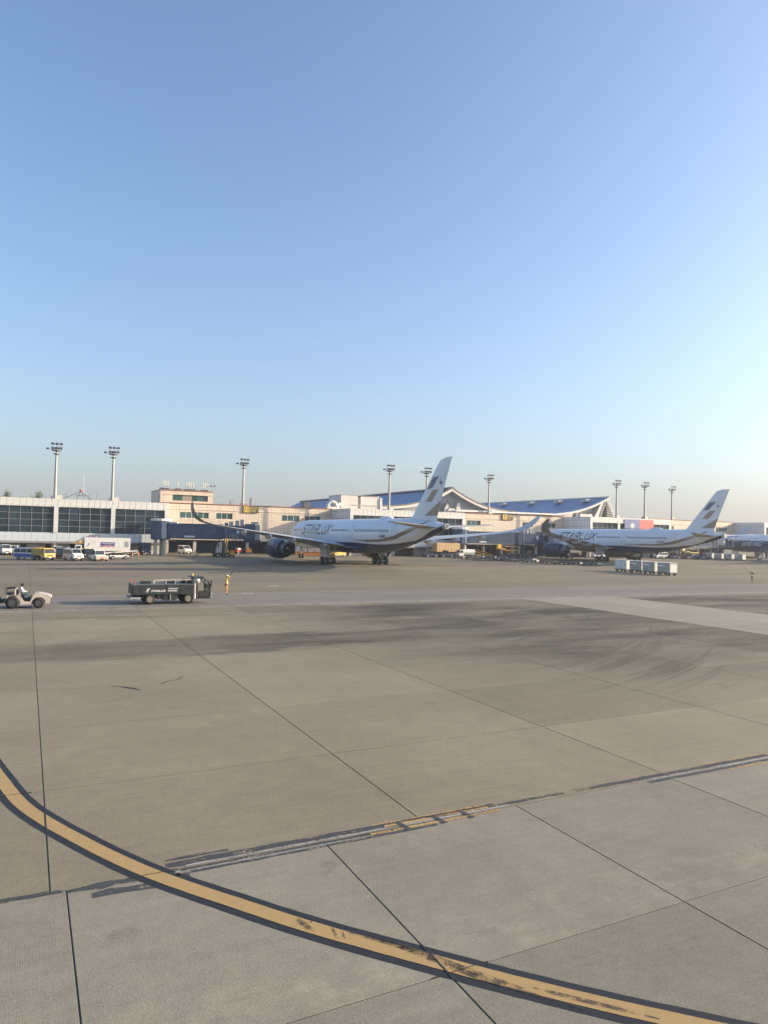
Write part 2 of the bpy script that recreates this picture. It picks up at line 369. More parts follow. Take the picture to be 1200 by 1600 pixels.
strip('dark_stripe', M_GRY, .75, 2.2, 12.04, 12.22, .0035, .05); strip('dark_stripe', M_GRY, -.2, .7, 12.16, 12.3, .0035, .03); strip('dark_stripe', M_GRY, 1.1, 2.6, 11.72, 11.98, .0035, .07); strip('dark_stripe', M_GRY, 2.3, 3.4, 12.55, 12.63, .0035, .03)
# service road edge lines, a patchy row of short dashes
rl = tag(MB().quad((-40, 63.5, .001), (300, 63.5, .001), (300, 63.6, .001), (-40, 63.6, .001)).build('road_edge_line', M_WHT), kind='structure')
x = -14.
while x < 80:
    w = rnd.uniform(1.2, 2.1); yy = 53.2+rnd.uniform(-.04, .04)
    MB().quad((x, yy-.07, .0015), (x+w, yy-.07, .0015), (x+w, yy+.07, .0015), (x, yy+.07, .0015)).build('dash', M_WHT, rl)
    x += w+rnd.uniform(.25, 1.0)
for (x, y) in ((17.6, 63.2), (22.6, 71.)): MB().quad((x, y, .003), (x+1.1, y-.1, .003), (x+1.3, y+.5, .003), (x+.2, y+.6, .003)).build('white_patch', M_WHT, rl)
MB().quad((44.2, 30, .004), (44.26, 30, .004), (49.24, 52, .004), (49.18, 52, .004)).build('lane_line', M_WHT, rl)
# lead-in line of the near stand
tag(ribbon(MB(), [(54.3, 162), (54.3, 140), (54.3, 118)], .1, -.1, -.001).build('stand_line', M_OLDY), kind='structure')
# cracks in the old slabs
cr = MB()
for pts in (((2.9, 27.2), (3.2, 27.0), (3.35, 26.7), (3.6, 26.45), (3.75, 26.1)), ((3.3, 26.9), (3.6, 26.6), (3.85, 26.5)), ((4.6, 26.9), (4.9, 27.3), (5.3, 27.5), (5.6, 28.0))):
    ribbon(cr, pts, .035, -.03, .003, .02)
cr.build('crack', M_SEAL, apron)
# ================================================================ terminal
YF, YB = 163., 175.                                 # lounge fronts, recessed wall
M_PANEL = flat('white_panel', (.66, .645, .60), .45, wear=.1, scale=.8)
M_PANEL2 = flat('pale_panel', (.60, .64, .66), .4, wear=.12, scale=.8)
M_FRAME = flat('mullion_metal', (.30, .31, .31), .4)
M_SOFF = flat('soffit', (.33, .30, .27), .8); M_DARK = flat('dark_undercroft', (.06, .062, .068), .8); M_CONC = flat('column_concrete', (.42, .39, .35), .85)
M_ROOF = flat('roof_gravel', (.40, .38, .35), .9); M_RED = flat('red_coping', (.36, .12, .08), .6)
M_STEEL = flat('galvanised_steel', (.42, .42, .41), .45, .3); M_DSTEEL = flat('dark_steel', (.09, .095, .105), .5)
M_WDOOR = flat('white_shutter', (.62, .61, .58), .5)
def glass(name, col, rough=.06):
    t = Nt(name); oi = t.n('ShaderNodeObjectInfo'); p = t.pos('object')
    k = t.rng(oi.outputs['Random'], 0, 1, .6, 1.35); sc = t.n('ShaderNodeVectorMath', operation='SCALE')
    sc.inputs[0].default_value = col[:3]; t.put(sc.inputs['Scale'], k)
    nz = t.noise(p, .8, 2)
    return t.done(sc.outputs[0], rough, 0, nz, .05, spec=.3, bdist=.02)
M_GLASS = glass('tinted_glass', (.024, .042, .055)); M_GLASSG = glass('green_glass', (.05, .10, .10)); M_GLASSB = glass('blue_glass', (.03, .05, .085))
def tiles():
    t = Nt('beige_tiles'); p = t.pos(); x, y, z = t.xyz(p)
    cb = t.n('ShaderNodeCombineXYZ'); t.put(cb.inputs[0], t.m('ADD', x, y)); t.put(cb.inputs[1], z)
    br = t.n('ShaderNodeTexBrick', offset=0., squash=1.); t.put(br.inputs[0], cb.outputs[0])
    br.inputs['Scale'].default_value = 1; br.inputs['Brick Width'].default_value = .66; br.inputs['Row Height'].default_value = .66
    br.inputs['Mortar Size'].default_value = .035; br.inputs['Mortar Smooth'].default_value = .2
    br.inputs['Color1'].default_value = (.72, .60, .46, 1); br.inputs['Color2'].default_value = (.66, .55, .42, 1); br.inputs['Mortar'].default_value = (.42, .34, .27, 1)
    g2 = t.m('LESS_THAN', t.m('FRACT', t.m('DIVIDE', t.m('ADD', x, y), 3.3)), .03)
    nz = t.noise(p, .5, 5, .65, (1, 1, .35))
    c = t.mix(t.m('MULTIPLY', g2, .6), br.outputs[0], (.25, .2, .17, 1)); c = t.mix(t.rng(nz, .45, .75, 0, .3), c, (.34, .3, .26, 1))
    return t.done(c, .6, 0, br.outputs[1], -.3, bdist=.02)
M_TILE = tiles()
def cladding():
    t = Nt('side_cladding'); p = t.pos(); x, y, z = t.xyz(p)
    cb = t.n('ShaderNodeCombineXYZ'); t.put(cb.inputs[0], t.m('ADD', x, y)); t.put(cb.inputs[1], z)
    br = t.n('ShaderNodeTexBrick', offset=0., squash=1.); t.put(br.inputs[0], cb.outputs[0])
    br.inputs['Brick Width'].default_value = 1.2; br.inputs['Row Height'].default_value = 1.9; br.inputs['Scale'].default_value = 1; br.inputs['Mortar Size'].default_value = .05
    br.inputs['Color1'].default_value = (.62, .62, .61, 1); br.inputs['Color2'].default_value = (.57, .57, .57, 1); br.inputs['Mortar'].default_value = (.2, .2, .21, 1)
    return t.done(br.outputs[0], .4, 0, br.outputs[1], -.2, bdist=.02)
M_CLAD = cladding()
_cache = {}
def shared(key, name, fn, mat, parent, loc):
    if key not in _cache:
        me = fn().mesh(name); me.materials.append(mat); _cache[key] = me
    return link(name, _cache[key], parent, loc)
def lounge(X0, zt, label, gap=None, flag=None):
    """gate lounge: three glazed bays between white piers, 34.5 m wide"""
    W = 34.5; bay = 11.3
    t = thing('gate_lounge', label, 'terminal', (X0, YF, 0), 0, 'glazed gate lounges of the terminal')
    z1, z2, z3 = 2.7, 4.45, zt-1.72
    core = MB(); core.b2(0, W, .35, 40, 2.75, zt-.12); core.build('lounge_block', M_CLAD, t)
    MB().b2(-.05, W+.05, .1, 40, zt-.118, zt-.02).build('roof', M_ROOF, t)
    n = 29; pw = W/n
    for i in range(n):
        shared(('fas', round(zt, 2)), 'fascia_panel', lambda: MB().b2(-pw/2+.025, pw/2-.025, 0, .3, z3+.04, zt), M_PANEL, t, ((i+.5)*pw, -.06+rnd.uniform(-.012, .012), 0))
        shared('low', 'parapet_panel', lambda: MB().b2(-pw/2+.02, pw/2-.02, 0, .3, z1, z2-.04), M_PANEL2, t, ((i+.5)*pw, .0+rnd.uniform(-.012, .012), 0))
    MB().b2(.0, W, .3, .345, z1, zt-.15).build('backing', M_FRAME, t)
    for i in range(4):
        xp = .42+i*(W-.84)/3
        m = MB(); m.b2(xp-.42, xp+.42, -.16, .28, z2-.03, z3+.2)
        for zz in (z2+1.2, z2+3.2): m.b2(xp-.43, xp+.43, -.165, .285, zz, zz+.03)
        m.build('pier', M_PANEL, t)
        MB().b2(xp-.3, xp+.3, .2, .8, -.02, 2.72).build('column', M_CONC, t)
    fr = MB(); hr = (z3-z2)/4
    for b in range(3):
        xa = .85+b*(W-.84)/3; xb = xa+(W-.84)/3-.86; cw = (xb-xa)/5
        for c in range(5):
            for r in range(4):
                shared(('pane', round(zt, 2)), 'pane', lambda: MB().b2(-cw/2+.045, cw/2-.045, 0, .03, .05, hr-.04), M_GLASS, t, (xa+(c+.5)*cw, .25, z2+r*hr))
            if c: fr.b2(xa+c*cw-.04, xa+c*cw+.04, .17, .3, z2, z3)
        for r in range(1, 4): fr.b2(xa, xb, .19, .3, z2+r*hr-.03, z2+r*hr+.03)
    fr.build('mullions', M_FRAME, t)
    MB().b2(-.02, W+.02, -.1, 1.0, z1-.32, z1-.03).build('edge_beam', M_SOFF, t)
    MB().b2(0, W, 3.2, 3.6, -.02, z1-.33).build('back_wall', M_DARK, t)
    for k in range(7):
        xa = 1.6+k*4.7
        if k % 4 != 3: MB().b2(xa, xa+3.6, 3.12, 3.19, 0, 1.95).build('shutter', M_WDOOR, t)
        else: MB().b2(xa, xa+2.2, 3.12, 3.19, 0, 2.1).build('doorway', M_DARK, t)
    MB().path([(.4, -.1, z1-.45), (W-.4, -.1, z1-.45)], .06).build('pipe', M_STEEL, t)
    return t
L1 = lounge(-6.2, 11.55, 'white glazed gate lounge at far left with dark window bays')
L2 = lounge(72.8, 12.02, 'white gate lounge behind the nearest airliner, under the tall pale fin')
L3 = lounge(152.6, 12.42, 'white gate lounge with the red and blue flag mural on its front')
L4 = lounge(233.9, 12.85, 'white gate lounge at the far right edge behind the blue fuselage')
# three red traffic signs stuck on the left parapet
M_SIGNR = flat('sign_red', (.45, .06, .05), .5); M_SIGNW = flat('sign_white', (.75, .73, .7), .5)
for i, xx in enumerate((17.35, 18.6, 19.75)):
    s = tag(MB().lathe([(0, .42), (.02, .42)], (0, 0, 0), 'Y', 3 if i == 0 else 20).build('traffic_sign', M_SIGNR), ('red triangular warning sign on the left lounge parapet', 'round red speed sign on the left parapet, middle of three signs', 'round red sign on the left parapet, rightmost of three signs')[i], 'sign', 'traffic signs on the parapet')
    s.location = (xx-6.2+.0, YF-.035, 3.75)
    f = MB().lathe([(0, .31), (.012, .31)], (0, 0, 0), 'Y', 3 if i == 0 else 20).build('sign_face', M_SIGNW, s); f.location = (0, -.014, 0)
    if i == 1: MB().b2(-.13, .13, -.03, -.016, -.03, .03).build('symbol', M_SIGNR, s)
# flag mural
fm = thing('flag_mural', 'flag mural with white sun on blue and plain red field', 'mural', (166.5, YF-.2, 9.2))
MB().b2(0, 6.5, -.05, 0, 0, 2.85).build('blue_field', flat('flag_blue', (.13, .16, .36), .6), fm); MB().b2(6.5, 12.6, -.05, 0, 0, 2.85).build('red_field', flat('flag_red', (.62, .12, .11), .6), fm)
sm = MB(); sm.lathe([(0, .62), (.03, .62)], (3.3, -.085, .9), 'Y', 20)
for k in range(12):
    a = k*math.pi/6; r0, r1, h = .72, 1.35, .15
    sm.prism([(3.3+r0*math.cos(a+h), .9+r0*math.sin(a+h)), (3.3+r1*math.cos(a), .9+r1*math.sin(a)), (3.3+r0*math.cos(a-h), .9+r0*math.sin(a-h))], -.085, -.055)
sm.build('white_sun', M_SIGNW, fm)

def beige(X0, X1, zt, wins, label, tower=None):
    W = X1-X0
    t = thing('terminal_wing', label, 'terminal', (X0, YB, 0), 0, 'beige tiled wings of the terminal')
    m = MB(); zs, ze = zt-3.55, zt-2.05                    # window strip
    m.b2(0, W, .35, 30, 3.1, zt)
    m.build('core', M_TILE, t)
    # front skin in pieces round the window openings
    edges = sorted(wins); m = MB(); m.b2(0, W, 0, .35, 3.1, zs); m.b2(0, W, 0, .35, ze, zt-.12); x = 0
    for a, b in edges:
        m.b2(x, a, 0, .35, zs, ze); x = b
    m.b2(x, W, 0, .35, zs, ze); m.b2(0, W, -.12, 0, zt-1.5, zt-1.3)
    m.build('tiled_wall', M_TILE, t)
    for a, b in edges:
        n = max(2, round((b-a)/1.5)); cw = (b-a)/n
        for k in range(n):
            w = MB().b2(a+k*cw+.05, a+(k+1)*cw-.05, .16, .2, zs+.06, ze-.06).build('window', M_GLASSG, t)
        f = MB(); f.b2(a, b, .1, .3, zs, zs+.06); f.b2(a, b, .1, .3, ze-.06, ze)
        for k in range(n+1): f.b2(a+k*cw-.05, a+k*cw+.05, .1, .3, zs+.06, ze-.06)
        f.build('window_frame', M_PANEL, t)
    MB().b2(-.1, W+.1, -.14, .5, zt, zt+.16).build('coping', M_RED, t)
    MB().b2(0, W, .6, 30, zt+.001, zt+.05).build('roof', M_ROOF, t)
    MB().b2(0, W, 5.0, 5.5, -.02, 3.09).build('undercroft_wall', M_DARK, t)
    k = 2.
    while k < W-2:
        MB().b2(k-.35, k+.35, .5, 1.2, -.02, 3.09).build('column', M_CONC, t)
        if k+3 < W: MB().b2(k+.9, min(W-.2, k+5.2), 4.9, 4.98, .1, 2.4).build('glazed_door', M_GLASSB, t)
        k += 6.6
    for k in range(int(W/5)): MB().b2(2.5+k*5, 4.1+k*5, .9, 1.15, 2.9, 3.0).build('strip_lamp', M_SIGNW, t)
    return t
B0 = beige(-58, -6.25, 11.7, [(5, 14), (22, 30), (38, 46)], 'beige tiled wing left of the white glazed lounge at far left')
B1 = beige(28.35, 72.75, 12.05, [(4.7, 11.7), (13.5, 17.6), (30.5, 35.3), (36.8, 41.2)], 'beige tiled wing with the yellow gate eleven board behind the left boarding bridge')
B2 = beige(107.35, 152.55, 12.4, [(1.5, 6.5), (8.5, 13.5), (29, 33), (36.5, 42)], 'beige tiled wing with the yellow gate five board between the two airliners')
B3 = beige(187.15, 233.85, 12.95, [(1.2, 4.), (14, 15.2), (27, 34), (37, 43)], 'beige tiled wing right of the flag mural, behind the far fin')
# tower block
tw = thing('tower_block', 'beige penthouse block crowded with mobile phone antennas on its roof', 'building', (28.4, YB+.45, 12.0))
m = MB(); W = 12.6
m.b2(0, W, 0, 14, .05, .7); m.b2(0, 2.9, 0, 14, .7, 2.1); m.b2(11.4, W, 0, 14, .7, 2.1); m.b2(0, W, 0, 14, 2.1, 3.1); m.b2(2.9, 11.4, .5, 14, .7, 2.1); m.b2(-.08, W+.08, -.12, 0, 2.15, 2.35); m.b2(-.08, W+.08, -.12, 0, .0+.1, .3)
m.build('tiled_wall', M_TILE, tw)
for a, b, mt in ((2.95, 5.2, M_GLASSG), (5.25, 7.5, flat('tan_shutter', (.30, .24, .2), .6)), (7.6, 8.8, M_GLASSG), (8.9, 9.9, M_GLASSG), (10., 11.35, M_GLASSG)):
    MB().b2(a, b, .2, .28, .75, 2.05).build('window', mt, tw)
MB().b2(-.15, W+.15, -.18, 14, 3.1, 3.26).build('coping', M_RED, tw); MB().b2(-.06, -.0, 2, 4, .9, 2.2).build('side_window', M_GLASSB, tw)
M_ANT = flat('antenna_shell', (.60, .62, .55), .5)
def antenna(x, y, z, h, n, label):
    t = thing('antenna_cluster', label, 'antenna', (x, y, z), 0, 'phone antennas on the penthouse roof')
    MB().path([(0, 0, 0), (0, 0, h)], .06).build('pole', M_STEEL, t); MB().b2(-.7, .7, -.3, .3, 0, .35).build('base_frame', M_DSTEEL, t)
    for k in range(n):
        xx = (k-(n-1)/2)*.52
        MB().b2(xx-.18, xx+.18, -.28, -.08, h-1.25, h).build('panel_antenna', M_ANT, t, bevel=.04); MB().path([(xx, -.1, h-.9), (0, 0, h-.9)], .03).build('bracket', M_STEEL, t)
    return t
for x, n, h, lb in ((29.7, 3, 2.15, 'leftmost cluster of three pale panel antennas on the penthouse'), (32.6, 1, 2.1, 'single slim antenna standing second from left on the penthouse'), (34.9, 2, 2.2, 'pair of panel antennas in the middle of the penthouse roof'), (36.0, 2, 2.0, 'white panel antennas just right of the roof middle, beside a cabinet'), (39.2, 3, 2.0, 'rightmost cluster of bright white panel antennas on the penthouse')):
    antenna(x, YB+1.2, 15.28, h, n, lb)
rc = thing('roof_clutter', 'low dark cable trays and cabinets along the penthouse roof edge', 'equipment', (28.5, YB+1., 15.28))
for k in range(20): MB().b2(k*.55, k*.55+rnd.uniform(.2, .5), 1.4, 1.9, 0, rnd.uniform(.25, .6)).build('cabinet', M_DSTEEL if rnd.random() < .7 else M_STEEL, rc)
fl = thing('roof_floodlight', 'small twin floodlight pole at the right end of the penthouse', 'floodlight', (41.0, YB+.9, 15.28)); MB().path([(0, 0, 0), (0, 0, 1.2)], .05).path([(-.5, 0, 1.2), (.5, 0, 1.2)], .04).build('pole', M_STEEL, fl)
for s in (-1, 1): MB().box((s*.45, -.1, 1.4), (.4, .3, .3)).build('lamp', M_DSTEEL, fl)
# gate boards
M_SY = flat('board_yellow', (.72, .47, .10), .5); M_SB = flat('board_black', (.09, .075, .03), .5); M_GLY = flat('board_glyph', (.62, .50, .22), .5)
def board(x, z, num, label):
    t = thing('gate_board', label, 'sign', (x, YB-.32, z), 0, 'yellow and black gate number boards')
    MB().b2(-.08, 3.9, .0, .18, -.08, 1.68).build('frame', M_SB, t); MB().b2(.05, 1.55, -.05, -.005, .05, 1.55).build('yellow_panel', M_SY, t)
    text('number', num, M_SB, t, (.8, -.06, .8), 1.5, (math.pi/2, 0, 0), 0, .01, 1, .02)
    for r in range(2):
        for k in range(4 if r == 0 else 3):
            xx = 1.72+k*.52; zz = .92-r*.72; g = MB(); g.b2(xx, xx+.38, -.04, -.006, zz, zz+.12); g.b2(xx, xx+.38, -.04, -.006, zz+.38, zz+.48); g.b2(xx+.13, xx+.24, -.04, -.006, zz+.12, zz+.38); g.build('glyph', M_GLY, t)
    return t
board(48.6, 10.35, '11', 'gate board with a bright yellow eleven beside the lamp mast')
board(128.6, 10.9, '5', 'smaller gate board with a yellow five above the middle windows')
# rooftop plant on and behind the roofs
M_WPL = flat('white_plaster', (.66, .61, .55), .7, wear=.12, scale=.5)
pb = thing('plant_block', 'white boxy rooftop plant block behind the nearest airliner', 'building', (78.4, 182, 12.))
m = MB(); m.b2(0, 5.2, 0, 9, 0, 4.4); m.b2(6.1, 12.1, 0, 9, 0, 4.25); m.b2(5.2, 6.1, .6, 9, 0, 4.2); m.build('walls', M_WPL, pb)
MB().b2(12.1, 12.8, -.3, 8, 0, 4.1).build('end_pier', M_WPL, pb); MB().b2(3.2, 12., -.12, -.0, 1.6, 1.8).build('ledge', M_CONC, pb); MB().b2(-.1, 12.3, -.1, 9.1, 4.4, 4.5).build('roof_slab', M_CONC, pb)
du = thing('air_duct', 'curved silver air duct on the roof left of the plant block', 'duct', (73.6, 180, 12.)); m = MB()
for k in range(7):
    a0, a1 = math.pi*k/7, math.pi*(k+1)/7; m.tube((1.3-1.3*math.cos(a0), 0, 1.+1.3*math.sin(a0)), (1.3-1.3*math.cos(a1), 0, 1.+1.3*math.sin(a1)), .55, .55, 10)
m.build('bend', flat('duct_metal', (.6, .6, .58), .35, .5), du, smooth=.8); MB().b2(-.4, 3.4, -.8, 1, 0, .9).build('plinth', M_WPL, du)
cv = thing('vent_cowl', 'round silver vent cowl between duct and plant block', 'duct', (77., 181, 12.)); MB().lathe([(0, .5), (1.2, .5), (1.4, .9), (2.0, .9), (2.3, .3)], (0, 0, 0), 'Z', 14).build('cowl', MATS['duct_metal'], cv, smooth=.6); MB().lathe([(0, .7), (.1, .7)], (0, 0, 0), 'Z', 14).build('flange', M_STEEL, cv)
for i, (x, y, w, h, lb) in enumerate(((46.2, 178, 1., .8, 'grey roof cabinet just left of the gate eleven board'), (51.5, 178, .6, 1.6, 'slim roof aerial mast base right of the gate eleven board'), (66., 178.5, 2.2, 1.3, 'dark roof cabinet at the step of the left beige wing'), (96.6, 168, 2.0, 1.1, 'white air handling unit on the lounge roof left of the fin'), (112., 179, 2.6, 1.3, 'white air handling unit on the roof right of the fin'), (116., 179, 3.2, .9, 'low grey cooler on the roof right of the fin'), (134., 178, 2.6, 1.1, 'dark ventilator pair on the middle wing roof'), (146, 178, 4., 1., 'long grey cooler near the end of the middle wing'), (155., 170, 5., 1.1, 'long white air handler on the flag lounge roof'), (181., 168, 1.6, .9, 'small dark cabinet on the flag lounge roof'))):
    t = thing('roof_unit', lb, 'roof unit', (x, y, 12.02 if y > 174 else 11.9), 0, 'air handling units on the roofs')
    mt = M_DSTEEL if 'dark' in lb else (M_WPL if 'white' in lb else M_STEEL)
    MB().b2(0, w, 0, 1.6, .25, h+.5).build('casing', mt, t, bevel=.05)
    for k in range(2): MB().lathe([(0, w*.18), (.16, w*.2)], (w*(.28+.44*k), .8, h+.5), 'Z', 12).build('fan_ring', M_DSTEEL, t)
    MB().b2(.1, .3, .1, 1.5, 0, .25).b2(w-.3, w-.1, .1, 1.5, 0, .25).build('feet', M_DSTEEL, t)
M_WCAN = flat('white_canopy', (.76, .74, .68), .5)
cn = thing('roof_canopy', 'long low white canopy along the middle wing roof', 'canopy', (113, 176.6, 12.5)); MB().prism([(0, .35), (0, .75), (2, .95), (36, .95), (40.5, .6), (40.5, .5)], 0, 5).build('deck', M_WCAN, cn, bevel=.05)
for k in range(6): MB().b2(1+k*7.2, 1.3+k*7.2, 1, 1.3, 0, .38).build('post', M_STEEL, cn)

# ---------------------------------------------------------------- light masts
M_POLE = flat('mast_paint', (.36, .355, .33), .5, .1); M_FIX = flat('floodlight_shell', (.08, .095, .12), .45)
def make_mast(h):
    t = thing('light_mast', 'x', 'light mast', (0, 0, 0), 0, 'floodlight masts along the terminal roof')
    MB().tube((0, 0, 0), (0, 0, h-.6), .34, .19, 14, cap=True).build('pole', M_POLE, t, smooth=.6)
    m = MB(); m.lathe([(h-1.3, .3), (h-1.2, .95), (h-1.05, .95), (h-1.0, .3)], (0, 0, 0), 'Z', 16); m.lathe([(h-2., .35), (h-1.9, .7), (h-1.8, .7), (h-1.75, .3)], (0, 0, 0), 'Z', 12)
    for k in range(8):
        a = k*math.pi/4; m.tube((.92*math.cos(a), .92*math.sin(a), h-1.05), (.92*math.cos(a), .92*math.sin(a), h-.2), .03)
    m.build('platform', M_FIX, t)
    for row, z, n in ((0, h+.25, 3), (1, h-.65, 4)):
        for k in range(n):
            xx = (k-(n-1)/2)*(.82 if row == 0 else .56)
            f = MB().box((0, 0, 0), (.62 if row == 0 else .46, .42, .36)).build('floodlight', M_FIX, t, bevel=.05); f.location = (xx, -.8, z); f.rotation_euler = (-.45, 0, 0)
    f = MB().box((-1.75, -.3, h-.8), (.5, .45, .35)).build('floodlight', M_FIX, t); MB().path([(-.4, 0, h-.9), (-1.7, -.25, h-.95)], .05).build('side_arm', M_STEEL, t)
    MB().tube((-1., -.8, h-.9), (1., -.8, h-.9), .04).tube((-1., -.8, h+.1), (1., -.8, h+.1), .04).tube((-.7, -.75, h-1), (-.7, -.75, h+.2), .04).tube((.7, -.75, h-1), (.7, -.75, h+.2), .04).build('lamp_frame', M_STEEL, t)
    MB().tube((.15, 0, h-1), (.15, 0, h+2.3), .05, .02).tube((-.65, 0, h-1), (-.65, 0, h+1.5), .04, .025).build('lightning_rod', M_STEEL, t)
    MB().box((.9, .3, .45), (1., .8, .9)).build('control_box', M_WPL, t); MB().lathe([(0, .75), (.15, .75), (.25, .45)], (0, 0, 0), 'Z', 12).build('base_plate', M_STEEL, t)
    MB().tube((-.6, -.45, 0), (-.6, -.45, .7), .12).build('bollard_lamp', M_DSTEEL, t)
    return t
m0 = None
for (x, y, zb, lb) in ((5.15, 164.6, 11.53, 'tall light mast at far left above the glazed lounge, left of two'), (16.5, 164.6, 11.53, 'second tall light mast from the left above the glazed lounge'), (48.7, 175.8, 12.1, 'light mast rising beside the yellow gate eleven board'), (84.6, 164.6, 12.0, 'light mast left of the nearest fin, in front of the ribbed roof'), (95.9, 164.6, 12.0, 'light mast half hidden behind the nearest airliner fin'), (124.2, 175.8, 12.45, 'light mast between the curved eave and the smooth blue roof'), (164.8, 164.6, 12.4, 'light mast just right of the louvred gable of the blue roof'), (177.0, 164.6, 12.4, 'light mast above the red part of the flag mural'), (202.2, 175.8, 12.95, 'rightmost light mast, left of the far fin')):
    if m0 is None: m0 = make_mast(11.4); m0.location = (x, y, zb); m0['label'] = lb
    else: dup(m0, (x, y, zb), 0, lb)

# ---------------------------------------------------------------- great roofs behind
def blue_roof(name, ribs, col):
    t = Nt(name); p = t.pos('object'); nz = t.noise(p, .06, 4, .6); n2 = t.noise(p, .8, 3, .6, (1, .1, 1))
    c = t.mix(t.rng(nz, .3, .7, 0, 1), tuple(k*.8 for k in col)+(1,), tuple(k*1.12 for k in col)+(1,)); c = t.mix(t.rng(n2, .4, .7, 0, .25), c, tuple(k*.6 for k in col)+(1,))
    return t.done(c, .42, .1)
M_BR1 = blue_roof('ribbed_blue_roof', True, (.035, .10, .26)); M_BR2 = blue_roof('smooth_blue_roof', False, (.07, .17, .34)); M_RIB = flat('roof_rib', (.24, .42, .64), .4, .1)
M_EAVE = flat('eave_white', (.66, .63, .58), .5); M_EAVE2 = flat('eave_bronze', (.2, .15, .12), .5)
def curve_z(u, zr, drop, sag): return zr-drop*(u**.86)-sag*math.sin(math.pi*u)
ra = thing('hall_roof', 'ribbed bright blue hall roof with sagging white eave behind the nearest fin', 'roof', (129, 205, 0))
nseg = 14; LEN = 149
def slope(sx, wid, zr, drop, sag, y0, y1, step=0.):
    m = MB(); pts = [(sx*wid*k/nseg, curve_z(k/nseg, zr, drop, sag)) for k in range(nseg+1)]
    for (a, za), (b, zb) in zip(pts, pts[1:]): m.quad((a, y0, za), (b, y0, zb), (b, y1, zb), (a, y1, za))
    return m, pts
for sx, nm in ((-1, 'left'), (1, 'right')):
    m, pts = slope(sx, 27, 21.7, 7.2, 1.6, 0, LEN); m.build('roof_slope', M_BR1, ra)
    m = MB()
    for k in range(1, nseg+1):
        a, z = pts[k]; m.b2(a-.45, a+.45, 0, LEN, z-.2, z+.16)
    m.build('roof_rib', M_RIB, ra)
    m = MB(); m2 = MB()
    for (a, za), (b, zb) in zip(pts, pts[1:]):
        m.add([(a, -1.2, za-.75), (b, -1.2, zb-.75), (b, -1.2, zb+.1), (a, -1.2, za+.1), (a, .1, za-.75), (b, .1, zb-.75), (b, .1, zb+.1), (a, .1, za+.1)], [(0, 1, 2, 3), (4, 7, 6, 5), (0, 4, 5, 1), (3, 2, 6, 7)])
        m2.add([(a, -1.35, za+.12), (b, -1.35, zb+.12), (b, -1.35, zb+.5), (a, -1.35, za+.5), (a, .1, za+.12), (b, .1, zb+.12), (b, .1, zb+.5), (a, .1, za+.5)], [(0, 1, 2, 3), (4, 7, 6, 5), (0, 4, 5, 1), (3, 2, 6, 7)])
    m.build('eave', M_EAVE, ra); m2.build('eave_cap', M_EAVE2, ra)
    g = MB()
    for (a, za), (b, zb) in zip(pts, pts[1:]): g.quad((a, 1.5, 9), (b, 1.5, 9), (b, 1.5, zb-.1), (a, 1.5, za-.1))
    g.build('gable_wall', flat('gable_grey', (.30, .32, .35), .6), ra)
MB().tube((0, -1.4, 21.95), (0, LEN, 21.95), .4).build('ridge_cap', M_EAVE2, ra)
for a, b, mt in ((-3.6, 1.4, M_EAVE), (1.8, 5.2, M_WPL), (10.5, 14.5, M_TILE)):
    MB().prism([(a, 9), (b, 9), ((a+b)/2+.6, 17.5-abs(a)*.25), ((a+b)/2-.4, 17.5-abs(a)*.25)], .4, 1.4).build('gable_panel', mt, ra)
for k, xx in enumerate((-2.4, .9)): MB().lathe([(0, .9), (.5, .9)], (xx, -.4, 14.2-.8*(1-k)), 'Y', 14).build('fan_opening', M_DSTEEL, ra)
MB().path([(-5, .2, 10), (-.8, .2, 17.8), (4.5, .2, 10)], .22).build('gable_brace', M_DSTEEL, ra)
rb = thing('hall_roof', 'smooth blue hall roof with rooflights and louvred gable at its right end', 'roof', (200.6, 205, 0))
m, pts = slope(-1, 28, 21.9, 7.5, 1.2, 0, 170); m.build('roof_slope', M_BR2, rb)
m = MB()
for (a, za), (b, zb) in zip(pts, pts[1:]): m.add([(a, -1.2, za-.55), (b, -1.2, zb-.55), (b, -1.2, zb+.12), (a, -1.2, za+.12), (a, .1, za-.55), (b, .1, zb-.55), (b, .1, zb+.12), (a, .1, za+.12)], [(0, 1, 2, 3), (4, 7, 6, 5), (0, 4, 5, 1), (3, 2, 6, 7)])
m.build('eave', M_EAVE, rb)
for y in (6, 22, 40, 60, 84, 112): MB().b2(-5.2, -2.6, y, y+3.4, 20.2, 21.3).build('rooflight', M_STEEL, rb)
g = MB()
for (a, za), (b, zb) in zip(pts, pts[1:]): g.quad((a, 3, 9), (b, 3, 9), (b, 3, zb-.1), (a, 3, za-.1))
g.build('gable_wall', M_WPL, rb); MB().prism([(-9.5, 9), (-5.5, 9), (-1.5, 20), (-3., 19.5)], .2, 2.8).build('gable_panel', M_EAVE, rb); MB().path([(-15, 2.7, 10), (-12.5, 2.7, 17)], .3).path([(-6., .1, 9), (-.5, .1, 21)], .3).build('gable_brace', M_EAVE, rb)
for k in range(15):
    z = 12.6+k*.62; u = (z-12)/9.9; MB().box((3.4-3.0*u+(-.5), .2, z), (6.6*(1-u)+.9, 1.2, .2), ry=-.12).build('louvre', M_STEEL, rb)
m = MB(); m.add([(0, 1.2, 21.7), (6.5, 1.2, 11), (6.5, 170, 11), (0, 170, 21.7)], [(0, 1, 2, 3)]); m.build('roof_slope', M_BR2, rb); MB().quad((-4.6, 1.1, 9), (6.4, 1.1, 9), (6.4, 1.1, 11), (0, 1.1, 21.6)).build('gable_glass', M_GLASS, rb)
MB().tube((0, -1.2, 22.0), (0, 170, 22.0), .3).build('ridge_cap', M_EAVE, rb)
